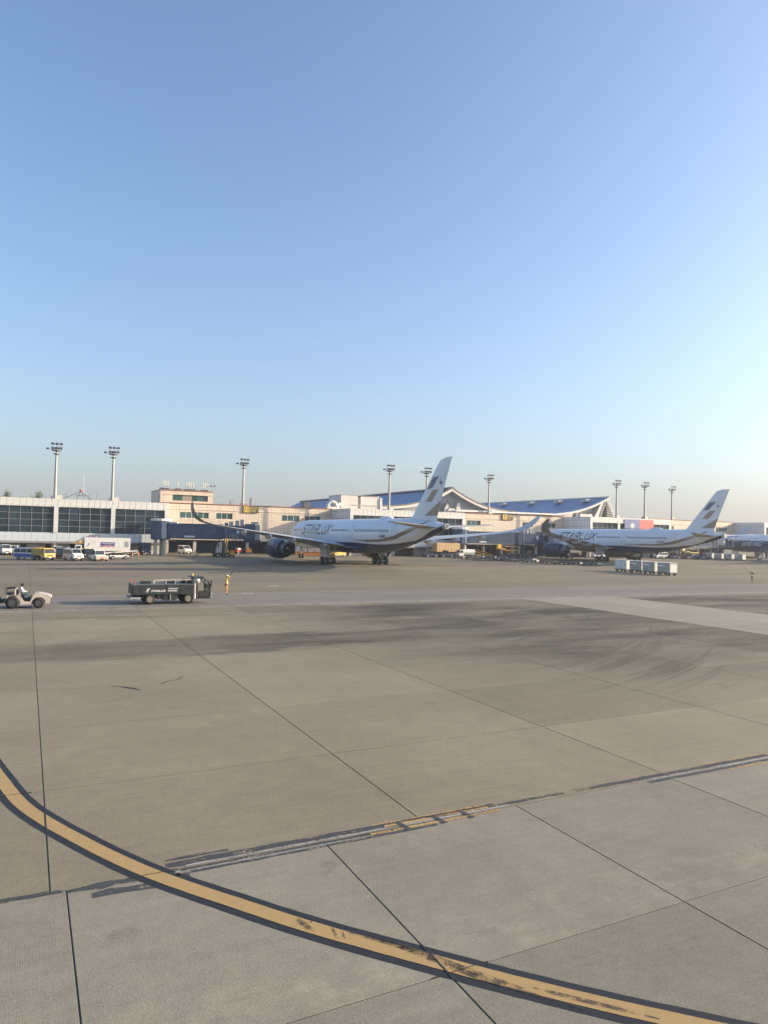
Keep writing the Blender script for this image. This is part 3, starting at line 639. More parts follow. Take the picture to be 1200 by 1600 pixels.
# antenna frame and whip aerials on the left roof
af = thing('aerial_frame', 'spindly red and white aerial frame on the roof between the left masts', 'antenna', (10.6, 172, 11.53)); m = MB()
for a, b in (((-4, 0, .2), (0, 0, 2.2)), ((0, 0, 2.2), (2.6, 0, .1)), ((-1, 0, 0), (0, 0, 2.2)), ((.2, 0, 2.2), (1, 0, 0)), ((-3, 0, .6), (-3, 0, 1.6)), ((1.8, 0, 0), (1.8, 0, 1.6)), ((-1, 0, 1.2), (1.4, 0, 1.3))): m.tube(a, b, .06, .06, 5)
m.build('lattice', M_DSTEEL, af); MB().tube((0, 0, 2.2), (.0, 0, 2.6), .3, .25, 8).build('red_drum', M_SIGNR, af); MB().tube((.6, 0, 0), (.6, 0, 6.4), .05, .02, 5).build('whip', M_STEEL, af)
for i, (x, y, z, h, lb) in enumerate(((27., 172, 11.5, 3.6, 'thin whip aerial on the lounge roof left of the penthouse'), (13.6, 168, 11.5, 2.2, 'thin whip aerial right of the red aerial frame'), (52.6, 178, 12.1, 1.9, 'short double aerial right of the gate eleven board'))):
    t = thing('whip_aerial', lb, 'antenna', (x, y, z), 0, 'whip aerials on the roofs'); MB().tube((0, 0, 0), (0, 0, h), .05, .02, 5).build('rod', M_DSTEEL, t); MB().tube((0, 0, 0), (0, 0, .35), .15, .12, 6).build('base', M_STEEL, t)
# tree tops behind the left roof
def leafmat():
    t = Nt('foliage'); oi = t.n('ShaderNodeNewGeometry'); return t.done(t.mix(oi.outputs['Random Per Island'], (.03, .05, .02, 1), (.07, .10, .035, 1)), .6)
M_LEAF = leafmat(); M_BARK = flat('bark', (.08, .06, .045), .9)
def tree(x, y, h, r, label, seed):
    q = random.Random(seed); t = thing('tree', label, 'tree', (x, y, 0), 0, 'trees behind the left roof'); m = MB(); limbs = []
    m.tube((0, 0, -.05), (.1, 0, h*.6), .35, .2, 8)
    for k in range(9):
        a = q.uniform(0, 6.28); b = Vector((.1, 0, h*q.uniform(.4, .6))); e = b+Vector((math.cos(a)*r*q.uniform(.3, .8), math.sin(a)*r*q.uniform(.3, .8), h*q.uniform(.1, .38))); m.tube(b, e, .11, .03, 5); limbs.append(e)
    m.build('trunk', M_BARK, t); m = MB()
    for k in range(2600):
        e = q.choice(limbs); c = e+Vector((q.gauss(0, r*.22), q.gauss(0, r*.22), q.gauss(0, r*.28))); s = q.uniform(.12, .3); a = Vector((q.gauss(0, 1), q.gauss(0, 1), q.gauss(0, 1))).normalized(); b = a.orthogonal().normalized()*s
        m.add([c-a*s, c+b*.5, c+a*s, c-b*.5], [(0, 1, 2, 3)])
    m.build('crown', M_LEAF, t)
tree(1.9, 262, 17.2, 2.6, 'dark tree top peeping over the left roof, left of the first mast', 3); tree(-.6, 263, 16.6, 1.5, 'smaller dark tree top just left of the one by the first mast', 5); tree(-7.2, 258, 16.4, 2.4, 'tree top at the left picture edge above the white roof', 8)
# ================================================================ airliners
def interp(x, pts):
    if x <= pts[0][0]: return pts[0][1]
    for (a, va), (b, vb) in zip(pts, pts[1:]):
        if x <= b: return va+(vb-va)*(x-a)/(b-a)
    return pts[-1][1]
TOP = [(0, 4.85), (.25, 5.25), (.6, 5.6), (1, 5.9), (2, 6.6), (3, 7.15), (4, 7.58), (6, 8.05), (8, 8.25), (10, 8.33), (54, 8.33), (57, 8.22), (60, 8.0), (63, 7.65), (64.8, 7.38)]
BOT = [(0, 4.75), (.25, 4.3), (.6, 3.95), (1, 3.68), (2, 3.22), (3, 2.95), (4, 2.75), (6, 2.5), (8, 2.4), (10, 2.37), (42, 2.37), (46, 2.58), (50, 3.1), (54, 3.88), (58, 4.75), (62, 5.68), (64.8, 6.5)]
WID = [(0, .05), (.25, .45), (.6, .8), (1, 1.1), (2, 1.66), (3, 2.07), (4, 2.38), (6, 2.76), (8, 2.93), (10, 2.98), (45, 2.98), (48, 2.86), (51, 2.6), (54, 2.25), (58, 1.75), (62, 1.14), (64.8, .5)]
S0 = 33.3
def P(x, s, z): return Vector((x, S0-s, z))
def fus_ring(s, n=40):
    t, b, w = interp(s, TOP), interp(s, BOT), interp(s, WID); zc, rz = (t+b)/2, (t-b)/2
    return [P(w*math.sin(a), s, zc+rz*math.cos(a)) for a in (2*math.pi*k/n for k in range(n))]
def side_x(s, z):
    t, b, w = interp(s, TOP), interp(s, BOT), interp(s, WID); zc, rz = (t+b)/2, (t-b)/2
    return w*math.sqrt(max(0, 1-((z-zc)/rz)**2))
def ramp_curve(nt, s01, pts, n=22):
    st = [(k/(n-1), interp(70*k/(n-1), pts)/10) for k in range(n)]
    return nt.m('MULTIPLY', nt.ramp(s01, st), 10)
NAVY = (.014, .033, .080, 1); BRONZE = (.29, .24, .18, 1); OFFW = (.72, .73, .74, 1); GREYW = (.55, .56, .57, 1)
def livery():
    t = Nt('airliner_livery'); p = t.pos('object'); x, y, z = t.xyz(p)
    s = t.m('SUBTRACT', S0, y); s01 = t.m('DIVIDE', s, 70)
    navy = ramp_curve(t, s01, [(0, 0), (15, 0), (20, 1.5), (24, 3.2), (29, 4.0), (38, 4.1), (45, 3.98), (49, 3.95), (53, 4.2), (57.5, 4.78), (61, 5.65), (64, 6.95), (70, 8)], 29)
    blo = ramp_curve(t, s01, [(0, 0), (1.8, 0), (5, 2.4), (10, 3.4), (15, 3.9), (17, 4.2), (18, 0), (36, 0), (37, 4.62), (44, 4.35), (49, 4.38), (53, 4.8), (57.5, 6.02), (61, 7.1), (62, 9.5)], 30)
    bhi = ramp_curve(t, s01, [(0, 0), (1.8, 0), (5, 3.0), (10, 3.9), (15, 4.25), (17, 4.22), (18, 0), (36, 0), (37, 4.62), (44, 4.66), (49, 4.8), (53, 5.42), (57.5, 6.7), (61, 7.75), (62, 9.5)], 30)
    isn = t.m('LESS_THAN', z, navy); isb = t.m('MULTIPLY', t.m('GREATER_THAN', z, blo), t.m('LESS_THAN', z, bhi))
    nz = t.noise(p, .5, 4, .6); st = t.noise(p, 1, 3, .6, (3., .15, 3.))
    w = t.mix(t.rng(nz, .3, .7, 0, 1), OFFW, (.67, .68, .70, 1)); w = t.mix(t.rng(st, .5, .8, 0, .15), w, (.5, .48, .45, 1))
    # frames between skin panels
    gap = t.m('LESS_THAN', t.m('FRACT', t.m('DIVIDE', s, 4.6)), .006); w = t.mix(t.m('MULTIPLY', gap, .35), w, (.45, .46, .48, 1))
    c = t.mix(isb, w, BRONZE); c = t.mix(isn, c, NAVY)
    return t.done(c, t.m('ADD', t.m('ADD', .22, t.m('MULTIPLY', isn, .12)), t.m('MULTIPLY', nz, .14)), t.m('MULTIPLY', isb, .35), spec=.35)
M_LIV = livery(); M_NAVY = flat('navy_paint', NAVY, .26, wear=.05, spec=.3); M_BRZ = flat('bronze_paint', BRONZE, .35, .35, wear=.06); M_ACW = flat('aircraft_white', OFFW, .3, wear=.06)
M_WINGT = flat('wing_grey', (.46, .48, .50), .38, .1, wear=.08); M_SLATE = flat('slate_paint', (.115, .125, .16), .35); M_TYRE = flat('tyre_rubber', (.014, .014, .015), .75); M_RIM = flat('wheel_rim', (.36, .36, .36), .4, .5)
M_GEAR = flat('gear_paint', (.42, .43, .44), .4); M_HOT = flat('exhaust_metal', (.16, .145, .13), .35, .8); M_INK = flat('livery_ink', (.018, .03, .06), .35); M_WIN = glass('cabin_glass', (.02, .025, .035)); M_LIP = flat('nacelle_lip', (.55, .55, .56), .2, .9)

def foil(c, t, n=9):
    """closed aerofoil outline, (fraction along chord, thickness offset)"""
    up = []
    for k in range(n+1):
        u = .5*(1-math.cos(math.pi*k/n)); y = 5*t*(.2969*math.sqrt(u)-.126*u-.3516*u*u+.2843*u**3-.1036*u**4); up.append((u, y))
    return [(u*c, y*c) for u, y in up]+[(u*c, -y*c*.75) for u, y in up[-2:0:-1]]
def surf(stations, side):
    """stations: (x, s_le, s_te, z, thickness, tilt) -> loft, thickness turned by tilt"""
    rings = []
    for x, le, te, z, th, tilt in stations:
        c = te-le; rings.append([P(side*(x-h*math.sin(tilt)), le+a, z+h*math.cos(tilt)) for a, h in foil(c, th)])
    return MB().loft(rings)
def wheel(parent, x, s, z, r, w, n=20):
    m = MB().lathe([(-w/2, r*.62), (-w/2, r*.86), (-w*.38, r*.97), (-w*.2, r), (w*.2, r), (w*.38, r*.97), (w/2, r*.86), (w/2, r*.62)], (0, 0, 0), 'X', n, cap=False)
    o = m.build('wheel', M_TYRE, parent, smooth=.9); o.location = P(x, s, z)
    MB().lathe([(-w*.42, r*.63), (-w*.36, r*.3), (-w*.45, r*.12), (w*.45, r*.12), (w*.36, r*.3), (w*.42, r*.63)], (0, 0, 0), 'X', 14).build('rim', M_RIM, o, smooth=.6)
LET = {  # stroke letters: polylines in a unit cell
 'S': [((.95, 1), (.25, 1), (.1, .85), (.1, .62), (.25, .5), (.7, .5), (.85, .38), (.85, .15), (.7, 0), (0, 0))],
 'T': [((-.05, 1), (1., 1)), ((.5, 1), (.5, 0))], 'A': [((0, 0), (.5, 1)), ((.55, 1), (.72, 0))],
 'R': [((.1, 0), (.1, 1), (.75, 1), (.9, .85), (.9, .6), (.75, .48), (.3, .48)), ((.5, .48), (.92, 0))],
 'L': [((.1, 1), (.1, .12), (.22, 0), (.95, 0))], 'U': [((.1, 1), (.1, .15), (.25, 0), (.75, 0), (.9, .15), (.9, 1))], 'X': [((.0, 0), (1, 1)), ((.12, 1), (.9, 0))],
 'B': [((.1, 0), (.1, 1), (.8, 1), (.9, .8), (.8, .52), (.1, .52)), ((.8, .52), (.95, .3), (.8, 0), (.1, 0))], 'O': [((.1, .1), (.1, .9), (.25, 1), (.8, 1), (.9, .9), (.9, .1), (.75, 0), (.2, 0), (.1, .1))],
 'E': [((.95, 1), (.1, 1), (.1, 0), (.95, 0)), ((.1, .5), (.8, .5))], 'I': [((.5, 0), (.5, 1))], 'N': [((.1, 0), (.1, 1), (.9, 0), (.9, 1))], 'G': [((.95, 1), (.2, 1), (.1, .85), (.1, .15), (.2, 0), (.9, 0), (.9, .48), (.55, .48))]}
def stroke_word(word, put, cw, gap, h, th, slant):
    """put(u, v) -> 3D; strokes as flat ribbons wrapped on the surface"""
    m = MB(); u0 = 0
    for ch in word:
        for line in LET[ch]:
            pts = [Vector((u0+a*cw*(.5 if ch == 'I' else 1)+slant*b*h, b*h)) for a, b in line]
            for p, q in zip(pts, pts[1:]):
                d = (q-p); L = d.length; d = d/L; nrm = Vector((-d.y, d.x))*th/2; e = d*th*.4; k = max(1, int(L/.25)); prev = None
                for j in range(k+1):
                    c = (p-e)+(q-p+2*e)*j/k; a, b = put(*(c+nrm)), put(*(c-nrm))
                    if prev: m.quad(prev[0], prev[1], b, a)
                    prev = (a, b)
        u0 += (cw*.55 if ch == 'I' else cw)+gap
    return m
def make_airliner(label, loc, rz):
    t = thing('airliner', label, 'airplane', loc, rz, 'white and navy airliners at the stands')
    st = [0, .12, .25, .45, .6, .8, 1, 1.5, 2, 2.5, 3, 3.5, 4, 5, 6, 7, 8, 9, 10]+[12+2*k for k in range(16)]+[43+k for k in range(22)]+[64.8]
    fus = MB().loft([fus_ring(s) for s in st], cap=True).build('fuselage', M_LIV, t, smooth=.7)
    # belly fairing
    rings = []
    for s, w, zb in ((17, .6, 2.5), (19, 2.2, 2.25), (22, 3.05, 2.12), (27, 3.25, 2.05), (34, 3.25, 2.05), (38, 3.0, 2.12), (41, 2.2, 2.22), (44, .8, 2.4)):
        rings.append([P(w*math.cos(a), s, zb+(4.0-zb)*.55+((4.0-zb)*.55)*math.sin(a)*(1 if math.sin(a) < 0 else .6)) for a in (2*math.pi*k/20 for k in range(20))])
    MB().loft(rings).build('belly_fairing', M_NAVY, t, smooth=.8)
    # cabin windows: too small to pick apart, one part
    m = MB()
    for a, b in ((7.5, 12.6), (28.5, 36.6), (39.2, 51.4)):
        s = a
        while s < b:
            for sd in (-1, 1):
                q = [P(sd*(side_x(s+ds, z)+.012), s+ds, z) for ds, z in ((0, 6.02), (.27, 6.02), (.27, 6.42), (0, 6.42))]; m.quad(*q)
            s += .53
    tag(m.build('cabin_windows', M_WIN, fus), kind='stuff')
    for s in (5.2, 14.2, 37.6, 52.8):
        for sd in (-1, 1):
            m = MB(); ln = [(s, 5.0), (s+1.15, 5.0), (s+1.15, 7.1), (s, 7.1), (s, 5.0)]
            for (a, za), (b, zb) in zip(ln, ln[1:]):
                for j in range(6):
                    c0, c1 = a+(b-a)*j/6, a+(b-a)*(j+1)/6; e0, e1 = za+(zb-za)*j/6, za+(zb-za)*(j+1)/6; w = .035
                    if a == b: m.quad(*[P(sd*(side_x(cc+dd, ee)+.014), cc+dd, ee) for cc, ee, dd in ((c0, e0, -w), (c0, e0, w), (c1, e1, w), (c1, e1, -w))])
                    else: m.quad(*[P(sd*(side_x(cc, ee+dd)+.014), cc, ee+dd) for cc, ee, dd in ((c0, e0, -w), (c1, e1, -w), (c1, e1, w), (c0, e0, w))])
            m.quad(*[P(sd*(side_x(s+.5+a, z)+.014), s+.5+a, z) for a, z in ((0, 6.1), (.2, 6.1), (.2, 6.45), (0, 6.45))])
            m.build('cabin_door', flat('door_line', (.30, .33, .37), .4), fus)
    # cockpit glazing band
    m = MB()
    for sd in (-1, 1):
        for s in (2.0, 2.7, 3.4): m.quad(*[P(sd*(side_x(s+a, interp(s+a, TOP)-h)+.02), s+a, interp(s+a, TOP)-h+.02) for a, h in ((.05, 1.15), (.66, 1.15), (.66, .45), (.05, .45))])
    m.build('cockpit_window', M_WIN, fus)
    put = lambda u, v: P(-(side_x(13.+u, 5.52+v)+.02), 13.+u, 5.52+v)
    stroke_word('STARLUX', put, 1.85, .28, 1.72, .3, .42).build('lettering', M_INK, fus)
    put = lambda u, v: P(side_x(28.2-u, 5.52+v)+.02, 28.2-u, 5.52+v)
    stroke_word('STARLUX', put, 1.85, .28, 1.72, .3, .42).build('lettering', M_INK, fus)
    x0 = -(side_x(49.3, 5.3)+.03)
    text('registration', 'B-58502', M_INK, fus, P(x0-.02, 50., 5.32), .62, (math.pi/2+.1, 0, -math.pi/2+.02)); text('small_lettering', 'STARLUX', M_INK, fus, P(x0-.02, 46.6, 5.3), .34, (math.pi/2+.08, 0, -math.pi/2), ax=1.6)
    # satcom dome, tail end
    m = MB(); r2 = [(s, w) for s, w in ((44.2, .1), (44.8, .75), (46., 1.0), (47.2, .9), (48.2, .15))]
    MB().loft([[P(w*math.cos(a), s, 8.2+.55*w**.6*max(0, math.sin(a))) for a in (math.pi*k/10 for k in range(11))] for s, w in r2], close=False, cap=False).build('antenna_dome', M_ACW, fus, smooth=.9)
    MB().tube(P(0, 64.6, 6.92), P(0, 65.5, 7.02), .47, .40, 18).build('tail_cone', M_RIM, fus, smooth=.6); MB().tube(P(0, 65.4, 7.01), P(0, 65.53, 7.025), .27, .27, 16).build('exhaust_pipe', M_DSTEEL, fus)
    # fin
    rings = []
    for z, le, te in ((7.7, 53.4, 62.6), (8.6, 55.2, 62.75), (11., 57.55, 63.75), (14., 60.45, 65.1), (16.2, 62.6, 66.1), (16.75, 63.25, 66.35), (17.05, 64.6, 66.6)):
        rings.append([P(h, le+a, z) for a, h in foil(te-le, .10 if z < 16.5 else .07)])
    fin = MB().loft(rings).build('fin', M_ACW, t, smooth=.8)
    fx = lambda s, z: .40*math.sqrt(max(.05, 1-((s-(55+.93*(z-8.4)+2.4))/4.8)**2))*(1-(z-8)/14)
    def decal(poly, mat, nm, dx=.05):
        for sd in (-1, 1):
            (MB().prism([(S0-s, z) for s, z in poly], sd*.0, sd*.0+sd*.0001, plane='YZ') if False else None)
            cx = sum(s for s, z in poly)/len(poly); cz = sum(z for s, z in poly)/len(poly)
            def fs(s, z):
                le = interp(z, [(7.7, 53.4), (8.6, 55.2), (11, 57.55), (14, 60.45), (16.2, 62.6)]); te = interp(z, [(7.7, 62.6), (8.6, 62.75), (11, 63.75), (14, 65.1), (16.2, 66.1)]); c = te-le; u = min(1, max(0, (s-le)/c))
                return 5*.10*(.2969*math.sqrt(u)-.126*u-.3516*u*u+.2843*u**3-.1036*u**4)*c
            # fan of small cells so that the sheet follows the skin
            n = len(poly); m = MB(); N = 8
            if n == 4:
                a, b, c, d = poly
                g = [[((1-v)*((1-u)*a[0]+u*d[0])+v*((1-u)*b[0]+u*c[0]), (1-v)*((1-u)*a[1]+u*d[1])+v*((1-u)*b[1]+u*c[1])) for u in (k/N for k in range(N+1))] for v in (k/N for k in range(N+1))]
                for i in range(N):
                    for j in range(N): m.quad(*[P(sd*(fs(*q)*(1 if sd > 0 else .75)+.02), *q) for q in (g[i][j], g[i][j+1], g[i+1][j+1], g[i+1][j])])
            else:
                for i in range(n): m.add([P(sd*(fs(*q)*(1 if sd > 0 else .75)+.03), *q) for q in (poly[i], poly[(i+1) % n], (cx, cz))], [(0, 1, 2)])
            m.build(nm, mat, fin)
    decal([(59.84, 12.6), (61.45, 14.3), (63.2, 14.42), (61.3, 12.7)], M_SLATE, 'upper_emblem'); decal([(59.5, 10.68), (61.6, 12.44), (63.1, 12.5), (61.25, 10.72)], M_BRZ, 'lower_emblem')
    decal([(59.3, 8.62), (63.6, 10.8), (63.62, 10.75), (62.7, 8.62)], M_BRZ, 'bronze_root')
    decal([(63.7+r*math.cos(a), 13.45+r*math.sin(a)) for k in range(16) for a, r in ((k*math.pi/8, (.85 if k % 4 == 0 else (.42 if k % 2 == 0 else .12))),)], M_INK, 'star')
    MB().loft([[P(a*.02, s+.02*b, z) for a, b in ((-1, -1), (1, -1), (1, 1), (-1, 1))] for s, z in ((59.6, 8.7), (64.9, 16.3))]).build('rudder_hinge', M_WINGT, fin)
    # wings
    for sd in (-1, 1):
        stn = [(1.5, 19.2, 35.8, 3.25, .115, 0), (3., 20.6, 36.0, 3.4, .12, 0), (7., 24.0, 36.5, 3.95, .11, 0), (10.5, 26.7, 37.1, 4.42, .10, 0), (15., 30.2, 38.6, 4.98, .095, 0), (20., 34.0, 40.3, 5.55, .09, 0), (25., 37.6, 42.2, 6.15, .085, .03), (28.5, 40.0, 43.6, 6.65, .085, .15), (30., 41.1, 44.3, 7.0, .085, .4), (31.1, 42.1, 45.0, 7.55, .08, .8), (31.8, 43.2, 45.7, 8.3, .075, 1.1), (32.2, 44.5, 46.3, 9.15, .07, 1.3), (32.38, 45.7, 46.75, 9.85, .06, 1.4)]
        w = surf(stn, sd).build('wing', M_WINGT, t, smooth=.7)
        rg = [[P(sd*(x-h*math.sin(tl)), le+a, z+h*math.cos(tl)) for a, h in [(q[0], q[1]*1.05+(.012 if i < 10 else -.012)) for i, q in enumerate(foil(te-le, th))]] for x, le, te, z, th, tl in stn[8:]]
        MB().loft([r[9:]+r[:1] for r in rg], close=False, cap=False).build('winglet_outer_skin', M_SLATE, w, smooth=.7)
        MB().loft([r[:10] for r in rg], close=False, cap=False).build('winglet_inner_skin', M_WINGT, w, smooth=.7)
        for x in (7.2, 13.6, 18.3, 23.0):
            te = interp(x, [(a[0], a[2]) for a in stn]); z = interp(x, [(a[0], a[3]) for a in stn]); L = 5.2-x*.09
            MB().loft([[P(sd*x+r*.36*math.cos(a), te-L*.72+u*L, z-.38-.1*u+r*.62*math.sin(a)) for a in (2*math.pi*k/12 for k in range(12))] for u, r in ((0, .06), (.12, .5), (.35, .85), (.6, .85), (.85, .45), (1., .06))]).build('flap_fairing', M_WINGT, w, smooth=.8)
        sl = MB()
        for a, b in zip(stn[1:7], stn[2:8]): sl.quad(P(sd*a[0], a[2]-(a[2]-a[1])*.2, a[3]+.02+.055*(a[2]-a[1])), P(sd*b[0], b[2]-(b[2]-b[1])*.2, b[3]+.02+.055*(b[2]-b[1])), P(sd*b[0], b[2]-(b[2]-b[1])*.2+.07, b[3]+.02+.055*(b[2]-b[1])), P(sd*a[0], a[2]-(a[2]-a[1])*.2+.07, a[3]+.02+.055*(a[2]-a[1])))
        sl.build('flap_gap', M_DSTEEL, w)
        # engine
        ex = sd*10.5; ez = 2.55
        prof = [(18.15, 1.62), (18.0, 1.72), (18.1, 1.82), (18.6, 1.95), (20., 2.04), (22., 1.99), (23.6, 1.82), (24.8, 1.62), (24.8, 1.56), (23.5, 1.55)]
        en = MB().lathe([(S0-s, r) for s, r in prof], (ex, 0, ez), 'Y', 36, cap=False).build('engine', M_NAVY, t, smooth=.8)
        MB().lathe([(S0-s, r) for s, r in ((18.14, 1.6), (17.98, 1.7), (18.06, 1.83), (18.5, 1.945))], (ex, 0, ez), 'Y', 36, cap=False).build('intake_lip', M_LIP, en, smooth=.9)
        MB().lathe([(S0-s, r) for s, r in ((18.2, 1.6), (19.6, 1.5))], (ex, 0, ez), 'Y', 30, cap=False).build('intake_duct', M_WINGT, en, smooth=.9)
        MB().lathe([(S0-19.6, 1.52), (S0-19.5, .3), (S0-18.9, .05)], (ex, 0, ez), 'Y', 24).build('fan', M_DSTEEL, en, smooth=.5)
        MB().lathe([(S0-23.4, 1.5), (S0-24., 1.28), (S0-25.2, 1.12), (S0-26.2, .92), (S0-26.2, .84), (S0-25.4, .86)], (ex, 0, ez), 'Y', 28, cap=False).build('core_cowl', M_SLATE, en, smooth=.8); MB().lathe([(S0-25.2, .7), (S0-26.4, .5), (S0-27.3, .06)], (ex, 0, ez), 'Y', 20).build('exhaust_cone', M_HOT, en, smooth=.8)
        MB().lathe([(S0-23.6, 1.5), (S0-23.7, 1.2)], (ex, 0, ez), 'Y', 24, cap=False).build('bypass_wall', M_DSTEEL, en)
        MB().loft([[P(ex+wd*math.cos(a), sa+(sb-sa)*(math.sin(a)*.5+.5), zz) for a in (2*math.pi*k/12 for k in range(12))] for zz, sa, sb, wd in ((3.7, 20.5, 26.3, .22), (4.3, 22., 29.5, .28), (4.75, 25.5, 32., .25))]).build('pylon', M_ACW, en, smooth=.8)
        MB().tube(P(ex, 23, ez-2.0), P(ex, 23.15, ez-2.12), .1, .05, 6).build('drain_mast', M_DSTEEL, en)
        # main gear
        gx = sd*5.3
        gr = MB().tube(P(gx, 33.3, .75), P(gx-sd*.25, 33.1, 4.0), .2, .26, 12).tube(P(gx, 32.15, .72), P(gx, 34.45, .72), .17, .17, 8).tube(P(gx, 33.2, 1.6), P(gx-sd*1.9, 33.2, 3.4), .1, .1, 8).tube(P(gx, 33.1, 1.5), P(gx-sd*.3, 30.6, 3.4), .09, .09, 8).build('main_gear', M_GEAR, t, smooth=.7)
        for s in (32.28, 34.32):
            MB().tube(P(gx-.9, s, .72), P(gx+.9, s, .72), .11, .11, 8).build('axle', M_GEAR, gr)
            for k in (-1, 1): wheel(gr, gx+k*.68, s, .7, .7, .52)
        MB().add([P(gx+sd*.55, 31.5, 1.5), P(gx+sd*.6, 34.4, 1.55), P(gx+sd*.95, 34.2, 3.9), P(gx+sd*.9, 32., 3.9), P(gx+sd*.63, 31.5, 1.5), P(gx+sd*.68, 34.4, 1.55), P(gx+sd*1.03, 34.2, 3.9), P(gx+sd*.98, 32., 3.9)], [(0, 1, 2, 3), (4, 7, 6, 5), (0, 4, 5, 1), (1, 5, 6, 2), (2, 6, 7, 3), (3, 7, 4, 0)]).build('gear_door', M_ACW, gr)
        # tailplane
        tp = surf([(.6, 58.3, 63.6, 6.75, .1, 0), (2., 59.1, 63.9, 6.95, .1, 0), (5.5, 61.6, 64.7, 7.2, .09, 0), (8.4, 63.7, 65.3, 7.4, .085, 0), (9.2, 64.6, 65.6, 7.46, .07, 0)], sd).build('tailplane', M_BRZ if sd < 0 else M_ACW, t, smooth=.8)
        MB().loft([[P(sd*x+.0, s+a, z+b) for a, b in ((-.03, -.03), (.03, -.03), (.03, .03), (-.03, .03))] for x, s, z in ((1.4, 62.2, 7.14), (8.2, 64.7, 7.46))]).build('elevator_hinge', M_DSTEEL, tp)
    ng = MB().tube(P(0, 4.65, .55), P(0, 4.4, 3.0), .13, .17, 10).tube(P(-.45, 4.65, .55), P(.45, 4.65, .55), .08, .08, 8).tube(P(0, 4.6, 1.3), P(0, 6.2, 2.7), .07).build('nose_gear', M_GEAR, t)
    for k in (-1, 1): wheel(ng, k*.36, 4.65, .53, .53, .38); MB().box(P(k*.62, 4.6, 2.1), (.05, 1.9, 1.1)).build('gear_door', M_ACW, ng)
    return t
def station(nose, h): return (nose[0]+math.sin(h)*S0, nose[1]-math.cos(h)*S0, 0)
A1 = make_airliner('nearest white and navy airliner with pale fin, seen from behind in the middle', station((54.32, 152.23), -.0035), -.0035)
A2 = dup(A1, station((137.32, 168.35), -.0388), -.0388, 'second white and navy airliner on the right behind the white baggage carts')
# third one: dark blue fuselage at the right edge
def livery_blue():
    t = Nt('blue_livery'); p = t.pos('object'); x, y, z = t.xyz(p); s = t.m('SUBTRACT', S0, y)
    line = t.m('ADD', 6.1, t.m('MULTIPLY', .012, t.m('SUBTRACT', s, 8))); isn = t.m('LESS_THAN', z, line)
    return t.done(t.mix(isn, OFFW, (.015, .04, .12, 1)), .25)
M_LB = livery_blue()
A3 = copy_tree(A1); h3 = -.03; A3.location = station((219.5, 168.2), h3); A3.rotation_euler = (0, 0, h3)
A3['label'] = 'dark blue airliner with white roof and block lettering at the right edge'; A3['group'] = 'dark blue airliner'; del A3['group']; A3.name = 'blue_airliner'
for ch in kids(A3):
    if ch.name.startswith('fuselage'):
        ch.data = ch.data.copy(); ch.data.materials[0] = M_LB
        for g in kids(ch):
            if g.name.split('.')[0] in ('lettering', 'registration', 'small_lettering'): bpy.data.objects.remove(g)
        put = lambda u, v: P(-(side_x(9.5+u, 4.55+v)+.02), 9.5+u, 4.55+v)
        stroke_word('BOEING', put, 1.0, .3, 1.15, .2, .35).build('lettering', M_ACW, ch)
    if ch.name.split('.')[0] in ('wing', 'engine', 'main_gear', 'belly_fairing'): ch.location.y -= 9
# ================================================================ boarding bridges
M_BBLU = flat('bridge_blue', (.08, .12, .18), .65, wear=.18, scale=1.2, spec=.2); M_BBL2 = flat('bridge_blue_pale', (.09, .13, .2), .6, wear=.15, spec=.2); M_BDRK = flat('bridge_dark', (.035, .055, .09), .55); M_GREY = flat('grey_paint', (.33, .34, .35), .5); M_WHITE = flat('vehicle_white', (.72, .70, .66), .35, wear=.1)
M_YELP = flat('vehicle_yellow', (.66, .38, .045), .4, wear=.12); M_ORNG = flat('orange_paint', (.62, .21, .05), .5); M_BLACK = flat('black_plastic', (.025, .026, .028), .5); M_LAMP = flat('lamp_clear', (.75, .72, .62), .2); M_TAIL = flat('lamp_red', (.4, .03, .02), .3); M_VGLS = glass('vehicle_glass', (.03, .038, .045)); M_SKYB = flat('vehicle_blue', (.05, .11, .34), .35); M_SILV = flat('vehicle_silver', (.45, .46, .48), .3, .4); M_NAVYV = flat('vehicle_navy', (.03, .05, .10), .35); M_CREAM = flat('tug_cream', (.52, .475, .395), .45, wear=.15); M_CHAR = flat('charcoal_paint', (.034, .040, .043), .42, wear=.2); M_REDP = flat('red_paint', (.45, .06, .04), .45); M_TAN = flat('tan_panel', (.55, .36, .17), .6); M_BEAC = flat('beacon_yellow', (.85, .62, .05), .25)
def wheel_y(parent, x, y, r, w, n=18, rim=None, z=None):
    o = MB().lathe([(-w/2, r*.6), (-w/2, r*.88), (-w*.34, r), (w*.34, r), (w/2, r*.88), (w/2, r*.6)], (0, 0, 0), 'Y', n, cap=False).build('wheel', M_TYRE, parent, smooth=.9); o.location = (x, y, r if z is None else z)
    MB().lathe([(-w*.44, r*.62), (-w*.34, r*.3), (-w*.46, r*.14), (w*.46, r*.14), (w*.34, r*.3), (w*.44, r*.62)], (0, 0, 0), 'Y', 14).build('rim', rim or M_RIM, o, smooth=.6)
    return o
